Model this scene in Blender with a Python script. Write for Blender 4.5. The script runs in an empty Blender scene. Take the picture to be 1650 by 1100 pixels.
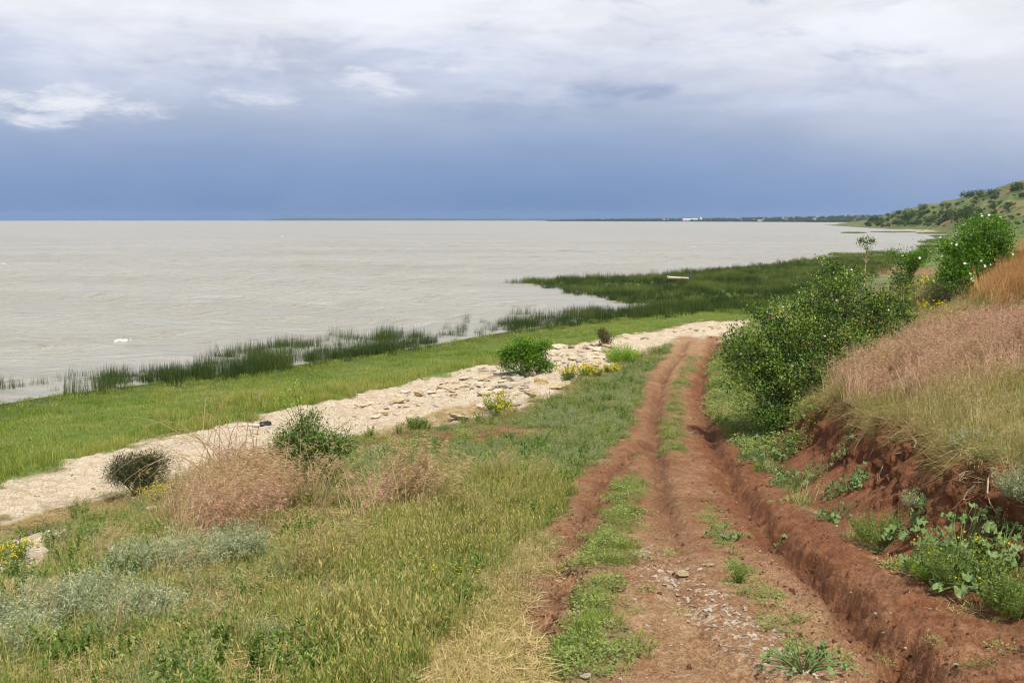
import bpy, math, random
import numpy as np
from mathutils import Vector, Matrix

# ------------------------------------------------------------------ camera, sky, sun, exposure
scene = bpy.context.scene
col = scene.collection
FPX, CX, CY, HOR = 1604.0, 825.0, 550.0, 354.0      # focal length and centre in photo pixels, horizon row
CAMZ = 8.0
PITCH = math.atan((CY - HOR) / FPX)
cam_d = bpy.data.cameras.new('camera')
cam = bpy.data.objects.new('camera', cam_d); col.objects.link(cam)
cam.location = (0, 0, CAMZ)
cam.rotation_euler = (math.pi / 2 - PITCH, 0, 0)
cam_d.sensor_width = 36.0
cam_d.lens = 36.0 * FPX / 1650.0
cam_d.clip_start = 0.1
cam_d.clip_end = 60000
scene.camera = cam

SUN_EL, SUN_AZ = math.radians(60), math.radians(158)    # azimuth clockwise from +Y
world = bpy.data.worlds.new('World'); scene.world = world
world.use_nodes = True
world.cycles.sampling_method = 'NONE'
scene.view_settings.view_transform = 'Standard'
scene.view_settings.look = 'None'
scene.view_settings.exposure = 0.0
scene.view_settings.gamma = 1.0
scene.view_settings.use_curve_mapping = False
scene.cycles.use_denoising = True
scene.cycles.filter_width = 1.1
scene.cycles.max_bounces = 6
scene.cycles.diffuse_bounces = 3
scene.cycles.glossy_bounces = 2
scene.cycles.transmission_bounces = 4
scene.cycles.transparent_max_bounces = 6
scene.cycles.volume_bounces = 0
scene.cycles.use_adaptive_sampling = True
scene.cycles.adaptive_threshold = 0.012

sd = bpy.data.lights.new('sun', 'SUN')
sd.energy = 5.0; sd.angle = math.radians(1.5); sd.color = (1.0, 0.955, 0.88)
sun = bpy.data.objects.new('sun', sd); col.objects.link(sun)
_sv = Vector((math.sin(SUN_AZ) * math.cos(SUN_EL), math.cos(SUN_AZ) * math.cos(SUN_EL), math.sin(SUN_EL)))
sun.rotation_euler = _sv.to_track_quat('Z', 'Y').to_euler()
sun.location = (0, 0, 60)


def pix_dir(px, py):
    u = (np.asarray(px, float) - CX) / FPX
    v = (CY - np.asarray(py, float)) / FPX
    c, s = math.cos(PITCH), math.sin(PITCH)
    return np.stack([u, c + v * s, -s + v * c], -1)


def at_h(px, py, h):                 # point seen at a pixel that lies h metres below the camera
    d = pix_dir(px, py)
    return d * (h / -d[..., 2])[..., None] + np.array([0, 0, CAMZ])


def at_d(px, py, dist):              # point seen at a pixel at forward distance dist
    d = pix_dir(px, py)
    return d * (np.asarray(dist, float) / d[..., 1])[..., None] + np.array([0, 0, CAMZ])


# ---- node helper
class NT:
    def __init__(s, tree):
        s.t = tree; s.n = tree.nodes; s.l = tree.links

    def node(s, typ, **kw):
        nd = s.n.new(typ)
        for k, v in kw.items():
            setattr(nd, k, v)
        return nd

    def put(s, sock, v):
        if hasattr(v, 'is_output'):
            s.l.new(v, sock)
        elif v is not None:
            if isinstance(v, (tuple, list)) and len(v) == 3 and sock.type == 'RGBA':
                v = tuple(v) + (1.0,)
            sock.default_value = v

    def math(s, op, a, b=0.0, c=None, clamp=False):
        nd = s.node('ShaderNodeMath', operation=op, use_clamp=clamp)
        s.put(nd.inputs[0], a); s.put(nd.inputs[1], b)
        if c is not None:
            s.put(nd.inputs[2], c)
        return nd.outputs[0]

    def vmath(s, op, a, b=(0, 0, 0)):
        nd = s.node('ShaderNodeVectorMath', operation=op)
        s.put(nd.inputs[0], a); s.put(nd.inputs[1], b)
        return nd.outputs[0]

    def mix(s, f, a, b, blend='MIX'):
        nd = s.node('ShaderNodeMix', data_type='RGBA', blend_type=blend)
        s.put(nd.inputs[0], f); s.put(nd.inputs[6], a); s.put(nd.inputs[7], b)
        return nd.outputs[2]

    def noise(s, vec, scale, detail=4, rough=0.55, dist=0.0, dim='3D'):
        nd = s.node('ShaderNodeTexNoise', noise_dimensions=dim)
        if vec is not None:
            s.put(nd.inputs['Vector'], vec)
        nd.inputs['Scale'].default_value = scale
        nd.inputs['Detail'].default_value = detail
        nd.inputs['Roughness'].default_value = rough
        nd.inputs['Distortion'].default_value = dist
        return nd.outputs[0]

    def smooth(s, v, a, b, lo=0.0, hi=1.0):
        nd = s.node('ShaderNodeMapRange', interpolation_type='SMOOTHSTEP')
        s.put(nd.inputs[0], v)
        nd.inputs[1].default_value = a; nd.inputs[2].default_value = b
        nd.inputs[3].default_value = lo; nd.inputs[4].default_value = hi
        return nd.outputs[0]

    def ramp(s, v, stops, interp='LINEAR'):
        nd = s.node('ShaderNodeValToRGB')
        cr = nd.color_ramp; cr.interpolation = interp
        while len(cr.elements) < len(stops):
            cr.elements.new(0.5)
        for e, (p, c) in zip(cr.elements, stops):
            e.position = p; e.color = tuple(c) + (1.0,)
        s.put(nd.inputs[0], v)
        return nd.outputs[0]


def srgb(r, g, b):
    f = lambda c: (c / 12.92 if c <= 0.04045 else ((c + 0.055) / 1.055) ** 2.4)
    return tuple(f(x / 255.0) for x in (r, g, b))


# ---- world: Nishita sky behind a deck of storm cloud
def build_world():
    W = NT(world.node_tree); W.n.clear()
    out = W.node('ShaderNodeOutputWorld'); bg = W.node('ShaderNodeBackground')
    sky = W.node('ShaderNodeTexSky', sky_type='NISHITA')
    sky.sun_disc = False; sky.sun_elevation = SUN_EL; sky.sun_rotation = SUN_AZ
    skyc = W.vmath('SCALE', sky.outputs[0]); skyc.node.inputs[3].default_value = 0.10
    g = W.node('ShaderNodeTexCoord').outputs['Generated']
    sep = W.node('ShaderNodeSeparateXYZ'); W.l.new(g, sep.inputs[0])
    x, y, z = sep.outputs
    az = W.math('ARCTAN2', x, y)
    el = W.math('ARCSINE', z)
    # cloud coordinates: flattened towards the horizon
    cmb = W.node('ShaderNodeCombineXYZ')
    W.put(cmb.inputs[0], x); W.put(cmb.inputs[1], y); W.put(cmb.inputs[2], W.math('MULTIPLY', z, 3.2))
    cv = cmb.outputs[0]
    n1 = W.noise(cv, 2.2, 3, 0.55, 0.3)
    n2 = W.noise(cv, 7.0, 4, 0.6, 0.4)
    n3 = W.noise(cv, 22.0, 4, 0.62, 0.2)
    # height of the deck wobbles
    elw = W.math('ADD', el, W.math('MULTIPLY', W.math('SUBTRACT', n1, 0.5), 0.05))
    elw = W.math('ADD', elw, W.math('MULTIPLY', W.math('SUBTRACT', n2, 0.5), 0.03))
    # brighter towards the right side of the storm, where the rain thins out
    elw = W.math('ADD', elw, W.math('MULTIPLY', W.smooth(az, 0.08, 0.55), 0.04))
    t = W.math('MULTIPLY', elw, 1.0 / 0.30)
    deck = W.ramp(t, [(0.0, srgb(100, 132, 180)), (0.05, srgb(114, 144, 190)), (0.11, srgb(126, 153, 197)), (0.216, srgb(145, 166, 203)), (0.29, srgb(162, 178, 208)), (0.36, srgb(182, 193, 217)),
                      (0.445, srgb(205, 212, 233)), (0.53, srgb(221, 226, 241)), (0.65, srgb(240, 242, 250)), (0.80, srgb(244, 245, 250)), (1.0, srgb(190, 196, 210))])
    over = W.smooth(el, 0.26, 0.5); pat = W.smooth(n1, 0.35, 0.65, 0.60, 1.0)  # unseen cloud overhead, like the ramp's grey end, darkened to cut fill light
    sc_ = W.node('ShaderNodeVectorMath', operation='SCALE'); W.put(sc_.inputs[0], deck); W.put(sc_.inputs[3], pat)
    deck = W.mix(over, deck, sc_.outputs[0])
    # streaks
    cm2 = W.node('ShaderNodeCombineXYZ')
    W.put(cm2.inputs[0], x); W.put(cm2.inputs[1], y); W.put(cm2.inputs[2], W.math('MULTIPLY', z, 4.6))
    n4 = W.noise(cm2.outputs[0], 6.0, 5, 0.6, 0.25)
    lay = W.smooth(el, 0.055, 0.13)
    streak = W.math('ADD', 1.0, W.math('MULTIPLY', lay, W.smooth(n4, 0.34, 0.66, -0.08, 0.06)))
    bil = W.math('MULTIPLY', W.smooth(n2, 0.48, 0.62), W.smooth(el, 0.085, 0.20))
    drk = W.math('MULTIPLY', W.smooth(n2, 0.49, 0.36), W.smooth(el, 0.06, 0.15))
    deck = W.mix(W.math('MULTIPLY', bil, 0.55), deck, srgb(246, 247, 252))
    deck = W.mix(W.math('MULTIPLY', drk, 0.45), deck, srgb(180, 190, 214))
    mixs = W.node('ShaderNodeVectorMath', operation='SCALE'); W.put(mixs.inputs[0], deck); W.put(mixs.inputs[3], streak)
    c = mixs.outputs[0]

    def blob(c, px, py, ra, up, dn, colr, strength=1.0, soft=0.5, nz=0.9, shade=None):
        d = pix_dir(px, py)
        a0 = math.atan2(d[0], d[1]); e0 = math.asin(d[2] / np.linalg.norm(d))
        da = W.math('MULTIPLY', W.math('SUBTRACT', az, a0), FPX / ra)
        de = W.math('MULTIPLY', W.math('SUBTRACT', el, e0), FPX)
        deu = W.math('MULTIPLY', W.math('MAXIMUM', de, 0.0), 1.0 / up)
        ded = W.math('MULTIPLY', W.math('MINIMUM', de, 0.0), 1.0 / dn)
        q = W.math('ADD', W.math('POWER', W.math('ABSOLUTE', da), 2.0), W.math('ADD', W.math('MULTIPLY', deu, deu), W.math('MULTIPLY', ded, ded)))
        nn = W.math('ADD', W.math('MULTIPLY', W.math('SUBTRACT', n3, 0.5), 3.2 * nz), W.math('MULTIPLY', W.math('SUBTRACT', n2, 0.5), 1.5 * nz))
        f = W.math('ADD', W.math('SUBTRACT', 1.0, q), nn)
        f = W.math('MULTIPLY', W.smooth(f, 0.0, soft), strength)
        if shade is not None:
            k = W.smooth(W.math('ADD', W.math('MULTIPLY', de, 1.0 / (up + dn)), W.math('MULTIPLY', W.math('SUBTRACT', n3, 0.5), 0.9)), -0.35, 0.12)
            colr = W.mix(k, shade, colr)
        return W.mix(f, c, colr)
    white = srgb(241, 243, 250); grey = srgb(206, 212, 232)
    dark = srgb(140, 160, 198)
    c = blob(c, 990, 148, 110, 22, 24, dark, 0.85, 1.8, 1.0)
    c = blob(c, 830, 180, 140, 30, 28, dark, 0.75, 2.2, 1.0)
    c = blob(c, 600, 196, 60, 14, 18, dark, 0.35, 1.8, 1.0)
    c = blob(c, 760, 62, 180, 22, 20, srgb(208, 214, 233), 0.6, 2.2)
    c = blob(c, 1120, 42, 170, 22, 20, srgb(214, 219, 237), 0.6, 2.2)
    c = blob(c, 820, 112, 220, 34, 22, srgb(226, 230, 243), 0.8, 1.8, 1.2, srgb(198, 206, 228))
    c = blob(c, 420, 100, 120, 20, 16, srgb(232, 235, 246), 0.7, 1.6, 1.2)
    c = blob(c, 650, 106, 100, 16, 16, white, 0.7, 1.3, 1.2, grey)
    c = blob(c, 600, 138, 66, 34, 22, white, 0.8, 1.5, 1.0, grey)
    c = blob(c, 640, 150, 40, 12, 12, white, 0.6, 1.2, 1.2, grey)
    c = blob(c, 415, 162, 95, 22, 20, white, 0.75, 1.7, 1.1, grey)
    c = blob(c, 450, 178, 45, 8, 14, grey, 0.6, 1.6, 1.1)
    c = blob(c, 45, 186, 100, 42, 26, white, 0.85, 1.4, 1.0, grey)
    c = blob(c, 115, 178, 75, 44, 32, white, 0.85, 1.3, 1.0, grey)
    c = blob(c, 195, 178, 95, 20, 20, white, 0.7, 1.8, 1.2, grey)
    c = blob(c, 1530, 74, 140, 50, 36, srgb(243, 245, 251), 0.85, 1.6, 1.0)
    c = W.mix(0.05, c, skyc)
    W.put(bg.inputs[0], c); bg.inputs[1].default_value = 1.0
    W.l.new(bg.outputs[0], out.inputs[0])


build_world()

# ------------------------------------------------------------------ numpy helpers
rng = np.random.default_rng(7)
random.seed(7)


def _hash(ix, iy, seed):
    h = (ix.astype(np.int64) * 374761393 + iy.astype(np.int64) * 668265263 + seed * 1442695041) & 0xffffffff
    h = ((h ^ (h >> 13)) * 1274126177) & 0xffffffff
    return ((h ^ (h >> 16)) & 0xffff) / 65535.0


def vnoise(x, y, seed=0):
    x = np.asarray(x, float); y = np.asarray(y, float)
    ix = np.floor(x); iy = np.floor(y)
    fx = x - ix; fy = y - iy
    fx = fx * fx * (3 - 2 * fx); fy = fy * fy * (3 - 2 * fy)
    a = _hash(ix, iy, seed); b = _hash(ix + 1, iy, seed); c = _hash(ix, iy + 1, seed); d = _hash(ix + 1, iy + 1, seed)
    return (a + (b - a) * fx) * (1 - fy) + (c + (d - c) * fx) * fy


def fbm(x, y, scale, oct=4, seed=0, gain=0.5):
    r = 0.0; amp = 1.0; tot = 0.0
    for k in range(oct):
        r = r + amp * vnoise(x * scale * 2 ** k + 17.3 * k, y * scale * 2 ** k - 9.1 * k, seed + k)
        tot += amp; amp *= gain
    return r / tot - 0.5


def sstep(a, b, v):
    t = np.clip((v - a) / (b - a), 0, 1)
    return t * t * (3 - 2 * t)


def seg_dist(x, y, poly, closed=False):
    P = np.asarray(poly, float)
    Q = np.roll(P, -1, 0) if closed else P[1:]
    A = P if closed else P[:-1]
    best = np.full(np.shape(x), 1e18); where = np.zeros(np.shape(x))
    for k in range(len(A)):
        dx, dy = Q[k] - A[k]
        L2 = dx * dx + dy * dy + 1e-12
        t = np.clip(((x - A[k, 0]) * dx + (y - A[k, 1]) * dy) / L2, 0, 1)
        d = (x - A[k, 0] - t * dx) ** 2 + (y - A[k, 1] - t * dy) ** 2
        m = d < best
        best = np.where(m, d, best); where = np.where(m, k + t, where)
    return np.sqrt(best), where


def poly_sd(x, y, poly):             # signed distance, positive inside
    P = np.asarray(poly, float); Q = np.roll(P, -1, 0)
    inside = np.zeros(np.shape(x), bool)
    for (x0, y0), (x1, y1) in zip(P, Q):
        if y0 == y1:
            continue
        c = ((y0 > y) != (y1 > y)) & (x < (x1 - x0) * (y - y0) / (y1 - y0) + x0)
        inside ^= c
    d, _ = seg_dist(x, y, P, True)
    return np.where(inside, d, -d)


class TPS:
    def __init__(s, pts, reg=1e-3):
        P = np.asarray(pts, float); s.c = P[:, :2].copy(); n = len(P)
        d = np.linalg.norm(s.c[:, None] - s.c[None], axis=2)
        K = s._k(d) + np.eye(n) * reg * 1000
        A = np.zeros((n + 3, n + 3)); A[:n, :n] = K
        A[:n, n] = 1; A[:n, n + 1:] = s.c; A[n, :n] = 1; A[n + 1:, :n] = s.c.T
        b = np.zeros(n + 3); b[:n] = P[:, 2]
        s.w = np.linalg.solve(A, b)

    @staticmethod
    def _k(d):
        return np.where(d > 1e-9, d * d * np.log(np.maximum(d, 1e-9)), 0.0)

    def __call__(s, x, y):
        x = np.asarray(x, float); y = np.asarray(y, float)
        r = s.w[-3] + s.w[-2] * x + s.w[-1] * y
        for (cx, cy), w in zip(s.c, s.w[:-3]):
            d2 = (x - cx) ** 2 + (y - cy) ** 2
            r = r + w * 0.5 * d2 * np.log(np.maximum(d2, 1e-18))
        return r


# ------------------------------------------------------------------ the lie of the land
low_px = [  # photo pixel and metres below the eye
    (1150, 1100, 3.45), (1100, 1000, 3.75), (1120, 900, 4.3), (1120, 800, 5.3), (1100, 740, 5.9), (1085, 700, 6.3),
    (1095, 620, 6.8), (1120, 570, 7.0), (1125, 545, 7.12), (1130, 525, 7.3), (1400, 1100, 3.45), (1640, 1060, 3.5),
    (1500, 1000, 3.75), (1400, 900, 4.25), (1300, 800, 5.25), (860, 1100, 3.4), (860, 1000, 3.75), (880, 900, 4.3),
    (930, 800, 5.3), (1000, 700, 6.3), (400, 1100, 3.35), (0, 1100, 3.6), (0, 1000, 4.1), (-250, 1050, 4.2), (200, 900, 4.7), (0, 900, 5.3),
    (40, 860, 5.9), (0, 832, 6.9), (0, 800, 7.2), (0, 780, 7.35), (0, 700, 7.65), (-300, 800, 7.6), (-300, 900, 6.4),
    (300, 730, 7.2), (170, 790, 7.08), (400, 700, 7.25), (570, 665, 7.15), (650, 715, 6.6), (700, 800, 5.45),
    (600, 900, 4.5), (400, 850, 4.95), (450, 810, 5.2), (520, 790, 5.5), (300, 830, 5.45), (850, 690, 6.45), (930, 640, 6.75),
    (700, 690, 6.95), (820, 610, 7.2), (900, 575, 7.1), (1000, 552, 7.25), (1100, 525, 7.4), (1170, 515, 7.45),
    (300, 640, 7.75), (600, 600, 7.7), (900, 535, 7.75), (1100, 505, 7.7), (1100, 470, 7.85), (1250, 450, 7.8), (1200, 500, 7.7)]
low_w = [(0, 0, 1.7), (-5, 0, 2.3), (4, 0, 1.9), (0, 4, 2.5), (3.2, 4, 2.6), (-4, 4, 2.9), (-12, 0, 4.2), (-25, 5, 6.8), (0, -20, 1.5), (-20, -20, 6),
         (20, -20, 1.5), (10, 8, 3.5), (12, 20, 5.0), (15, 30, 6.0), (18, 45, 6.7), (25, 70, 7.2), (24, 90, 7.7), (-40, 20, 7.9), (-40, 40, 8.1), (60, 60, 6), (80, 150, 6)]
_p = np.array(low_px)
_q = at_h(_p[:, 0], _p[:, 1], _p[:, 2])
LOW = TPS(np.vstack([np.c_[_q[:, :2], CAMZ - _p[:, 2]], [(a, b, CAMZ - h) for a, b, h in low_w]]))
up_w = [(6, 11.7, 2.8), (6.3, 13.8, 3.15), (6.8, 17.5, 3.6), (7.3, 20.8, 4.0), (8, 26, 4.85), (5.5, 8, 2.55), (5, 4, 2.2), (4.2, 0, 1.8),
        (8.2, 16, 2.95), (11.8, 23, 2.75), (17, 33, 2.05), (20.6, 40, 1.5), (8.84, 21, 3.3), (12.6, 30, 3.05), (16, 38, 2.75), (8.9, 24, 3.7),
        (19.6, 48, 3.2), (20.5, 56, 4.3), (10, 10, 2.1), (14, 14, 1.6), (22, 25, 1.0), (30, 40, 1.0), (30, 55, 2.9), (38, 66, 3.6), (12, 40, 5.4), (11, 32, 4.7),
        (9.2, 29, 5.2), (14, 55, 6.3), (18, 65, 6.7), (28, 72, 5.4), (40, 78, 4.6), (30, 95, 7.0), (48, 100, 5.6), (10, -10, 1.2), (30, 0, 0.5), (75, 60, -4), (95, 120, -3)]
UPP = TPS([(a, b, CAMZ - h) for a, b, h in up_w])
FOOT = np.array([(-20, 2.0), (0, 3.2), (5, 4.2), (9, 4.55), (10.9, 4.65), (13.6, 4.9), (19, 5.65), (24.5, 6.3), (29, 6.65), (36, 7.4), (45, 9.2), (55, 11.9), (65.6, 15), (90, 25), (200, 70)], float)
TOPE = np.array([(-20, 3.4), (0, 4.3), (5, 5.0), (8, 5.5), (11.7, 6.0), (13.8, 6.3), (17.5, 6.8), (20.8, 7.3), (26, 8.0), (32, 9.2), (40, 11), (50, 14.5), (65, 20), (90, 32), (200, 90)], float)

shore_px = [(-700, 850), (-300, 710), (0, 652), (80, 638), (165, 627), (330, 606), (480, 587), (640, 565), (720, 552), (780, 540), (850, 530), (950, 516), (1010, 502),
            (1063, 490), (1000, 486), (960, 480), (900, 467), (840, 454), (905, 450), (1000, 447), (1080, 443), (1105, 439.5), (1180, 432), (1260, 424),
            (1330, 415), (1440, 411), (1500, 397), (1490, 393), (1515, 388), (1500, 382), (1524, 378), (1500, 375), (1478, 371.5), (1400, 367.5), (1325, 362.6), (1400, 361.2)]
_s = np.array(shore_px)
SHORE = at_h(_s[:, 0], _s[:, 1], np.full(len(_s), CAMZ))[:, :2]
SHORE = np.vstack([SHORE, [(1400, 1900), (3000, 1700), (3000, -600), (-400, -600)]])
BLUFF = np.array([(0, 38), (400, 38), (600, 37), (780, 36), (850, 34), (950, 30), (1150, 23), (1300, 18), (1450, 9), (1600, 4), (1800, 2), (3000, 2)], float)

rut_deep_px = [(1540, 1135), (1470, 1070), (1425, 1020), (1380, 975), (1330, 930), (1270, 880), (1225, 830), (1195, 790), (1170, 750), (1150, 710), (1138, 670), (1128, 620), (1137, 590), (1148, 565), (1150, 548)]
rut_main_px = [(1240, 1140), (1185, 1080), (1130, 1020), (1100, 960), (1085, 900), (1080, 850), (1068, 800), (1062, 760), (1058, 720), (1054, 690), (1058, 640), (1073, 600), (1098, 570), (1106, 550)]
rut_left_px = [(860, 1140), (875, 1060), (890, 1000), (905, 950), (930, 880), (950, 820), (975, 770), (1005, 740), (1045, 712)]


def base_z(x, y):
    x = np.asarray(x, float); y = np.asarray(y, float)
    xc = np.clip(x, -60, 90); yc = np.clip(y, -20, 130)
    L = LOW(xc, yc); U = UPP(xc, yc)
    jag = fbm(x, y, 0.9, 4, 5) * 1.1 * sstep(6, 10, y) * sstep(40, 26, y)
    xf = np.interp(y, FOOT[:, 0], FOOT[:, 1]) + jag * 0.4
    xt = np.interp(y, TOPE[:, 0], TOPE[:, 1]) + jag
    t = np.clip((x - xf) / np.maximum(xt - xf, 0.2), 0, 1)
    steep = sstep(6, 11, y) * sstep(30, 22, y)
    prof_s = np.where(t < 0.55, 0.40 * (t / 0.55) ** 1.15, 0.40 + 0.60 * sstep(-.1, 1, (t - 0.55) / 0.45) )
    prof = steep * prof_s + (1 - steep) * sstep(0, 1, t)
    z = L + np.maximum(U - L, 0) * prof
    s = poly_sd(x, y, SHORE)
    z = np.where(s > 0, np.minimum(z, 0.05 * s + np.maximum(s - 16, 0) * 0.8), z)
    wf = sstep(78, 125, y)
    Hb = np.interp(y, BLUFF[:, 0], BLUFF[:, 1])
    ra = np.interp(y, [0, 350, 520, 640], [34, 34, 14, 6]); rb = np.interp(y, [0, 350, 520, 640], [210, 210, 130, 100])
    q = np.clip((s - ra) / (rb - ra), 0, 1)
    far = 0.015 * np.clip(s, 0, 40) + Hb * (0.35 * sstep(0, 0.35, q) + 0.65 * sstep(0.2, 1, q)) * (1 + 0.35 * fbm(x, y, 0.012, 3, 31)) + sstep(0.05, .4, q) * (fbm(x, y, 0.02, 4, 33) * 9 + fbm(x, y, 0.07, 3, 35) * 3) * np.clip(Hb / 20, 0, 1)
    z = z * (1 - wf) + far * wf
    z = np.where(s < 0, np.maximum(0.12 * s, -2.5), z)
    return z, s, t


def cast(pxy, fn):
    """where pixels of the photo meet the ground"""
    pxy = np.asarray(pxy, float).reshape(-1, 2)
    d = pix_dir(pxy[:, 0], pxy[:, 1])
    d = d / d[:, 1:2]
    ts = np.geomspace(2.5, 3000, 700)
    hit = np.full(len(d), np.nan); prev = np.full(len(d), ts[0]); done = np.zeros(len(d), bool)
    X = d[:, None, 0] * ts; Z = CAMZ + d[:, None, 2] * ts; Y = np.broadcast_to(ts, X.shape)
    G = fn(X.ravel(), Y.ravel()).reshape(X.shape)
    G = np.maximum(G, 0.0)
    below = Z < G
    k = below.argmax(1); k = np.where(below.any(1), k, len(ts) - 1); k = np.maximum(k, 1)
    i = np.arange(len(d))
    a = Z[i, k - 1] - G[i, k - 1]; b = Z[i, k] - G[i, k]
    f = np.clip(a / np.maximum(a - b, 1e-9), 0, 1)
    t = ts[k - 1] + f * (ts[k] - ts[k - 1])
    return np.stack([d[:, 0] * t, t, CAMZ + d[:, 2] * t], -1)


_bz = lambda x, y: base_z(x, y)[0]
RUT_D = cast(rut_deep_px, _bz)[:, :2]
RUT_M = cast(rut_main_px, _bz)[:, :2]
RUT_L = cast(rut_left_px, _bz)[:, :2]
GREEN1 = cast([(955, 1100), (958, 1040), (962, 980), (965, 930), (975, 880), (993, 835), (1012, 795), (1030, 762)], _bz)[:, :2]
GREEN2 = cast([(1087, 728), (1085, 700), (1082, 670), (1088, 640), (1098, 612), (1110, 592), (1119, 575)], _bz)[:, :2]
ROAD = cast([(825, 1160), (838, 1100), (848, 1000), (862, 930), (888, 860), (915, 800), (950, 750), (985, 722), (1008, 700), (1022, 670), (1030, 640), (1045, 602), (1075, 570), (1090, 548), (1100, 530), (1112, 522),
             (1165, 524), (1172, 540), (1164, 560), (1147, 590), (1141, 620), (1146, 650), (1152, 680), (1190, 720), (1240, 765), (1300, 815), (1400, 890), (1500, 950), (1648, 1020), (1800, 1120)], _bz)[:, :2]
ROAD = np.vstack([[(4.6, 5.5), (3.2, 0), (0.3, 0), (0.1, 4)], ROAD[1:-1]])
BEACH = cast([(-300, 915), (-100, 858), (0, 836), (100, 812), (180, 797), (270, 775), (420, 742), (560, 706), (640, 690), (720, 684), (800, 668), (850, 652), (900, 628), (950, 604), (1000, 584), (1060, 558), (1086, 549), (1104, 538), (1118, 541), (1132, 549), (1146, 540), (1158, 543), (1176, 552), (1195, 537), (1215, 516),
              (1180, 517), (1110, 520), (1100, 526), (1000, 543), (900, 560), (800, 588), (750, 598), (620, 627), (500, 652), (400, 677), (270, 707), (130, 742), (0, 787), (-300, 850)], _bz)[:, :2]
PALE2 = cast([(-60, 930), (0, 885), (60, 862), (125, 862), (140, 880), (60, 905), (0, 945)], _bz)[:, :2]


def line_gauss(x, y, poly, sig):
    d, w = seg_dist(x, y, poly)
    return np.exp(-(d / sig) ** 2), w


def masks(x, y, s, t):
    n = fbm(x, y, 1.3, 4, 11) * 0.55
    n2 = fbm(x, y, 4.0, 3, 12) * 0.25
    near = (y < 130) & (y > -15)
    road = np.zeros_like(x); beach = np.zeros_like(x); pale = np.zeros_like(x); g1 = np.zeros_like(x); strip = np.zeros_like(x)
    i = np.where(near)[0]
    xn, yn = x[i], y[i]
    road[i] = sstep(-0.25, 0.25, poly_sd(xn, yn, ROAD) + 1.5 * n[i] + 1.6 * n2[i])
    beach[i] = sstep(-0.5, 0.5, poly_sd(xn, yn, BEACH) + 3.6 * n[i] + 1.5 * n2[i])
    pale[i] = sstep(-0.4, 0.3, poly_sd(xn, yn, PALE2) + 2 * n[i] + n2[i])
    d1, _ = seg_dist(xn, yn, GREEN1); d2, _ = seg_dist(xn, yn, GREEN2)
    strip[i] = np.maximum(sstep(0.30, 0.06, d1 + 1.5 * n[i] + 1.5 * n2[i]), sstep(0.42, 0.1, d2 + 1.6 * n[i] + n2[i]))
    bank = ((t > 0.001) & (t < 0.999)).astype(float) * sstep(4, 7, y) * sstep(36, 27, y)
    return dict(road=road, beach=np.maximum(beach, pale), bank=bank, strip=strip)


def ground_z(x, y, full=False):
    x = np.asarray(x, float); y = np.asarray(y, float)
    z, s, t = base_z(x, y)
    m = masks(x, y, s, t)
    near = (y < 90) & (y > 3)
    i = np.where(near)[0] if x.ndim else slice(None)
    xn, yn = x[i], y[i]
    dz = np.zeros_like(x)
    wob = fbm(xn, yn, 1.1, 3, 41) * 0.35
    gd, _ = line_gauss(xn + wob, yn, RUT_D, 0.20)
    dep = np.interp(yn, [5, 9, 16, 25, 60], [0.36, 0.36, 0.30, 0.26, 0.20])
    gw, _ = line_gauss(xn, yn, RUT_D, 0.55)
    gm, _ = line_gauss(xn + wob * 0.5, yn, RUT_M, 0.19)
    gl, _ = line_gauss(xn + wob * 0.5, yn, RUT_L, 0.20)
    bump = fbm(xn, yn, 2.2, 5, 43, 0.6)
    clod = np.abs(fbm(xn, yn, 6.0, 4, 44, 0.6))
    xr_ = np.interp(yn, RUT_D[:, 1], RUT_D[:, 0])
    churn = np.clip(0.24 + .26 * sstep(.1, .5, xn - xr_) + gd * .6 + gw * 0.5 + gl * 1.1 + gm * 0.35, 0, 1.4)
    dzn = -dep * gd - 0.05 * gw - np.interp(yn, [8, 16, 24], [.08, .13, .20]) * gm - 0.15 * gl + 0.0
    dzn = dzn * np.clip(m['road'][i] + m['bank'][i], 0, 1) + m['road'][i] * (churn * (bump * 0.20 + clod * 0.26) + (fbm(xn, yn, 10, 4, 45, .65) * 0.10 + np.abs(fbm(xn, yn, 5, 3, 46, .6)) * .05) * (0.4 + churn))
    # tyre lugs pressed into the right rut
    dzn += m['strip'][i] * 0.05
    rill = fbm(xn * 1.0, yn * 3.0, 1.3, 4, 51, 0.6) * 0.30 + (np.abs(fbm(xn, yn, 2.2, 5, 52, .62)) * 0.6 - .1) * sstep(.3, .7, t[i]) + fbm(xn, yn, 12, 3, 53) * 0.06
    dzn += m['bank'][i] * sstep(0, .5, t[i]) * rill
    dzn += m['beach'][i] * (np.abs(fbm(xn, yn * 1.6, 0.7, 4, 61)) * 0.34 + np.floor(fbm(xn, yn * 1.5, 0.5, 4, 63, .6) * 9) * 0.05 + fbm(xn, yn, 4.5, 3, 62) * 0.09)
    dzn += (1 - np.maximum.reduce([m['road'][i], m['beach'][i], m['bank'][i]])) * (fbm(xn, yn, 0.7, 4, 71) * 0.16) * (s[i] > 6)
    dz[i] = dzn
    z = z + dz
    if full:
        return z, s, t, m
    return z


def ground(px, py):
    return cast([(px, py)], ground_z)[0]


def gz(x, y):
    return float(ground_z(np.array([float(x)]), np.array([float(y)]))[0])
# ------------------------------------------------------------------ materials
def new_mat(name):
    m = bpy.data.materials.new(name); m.use_nodes = True
    T = NT(m.node_tree); T.n.clear()
    out = T.node('ShaderNodeOutputMaterial')
    return m, T, out


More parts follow.
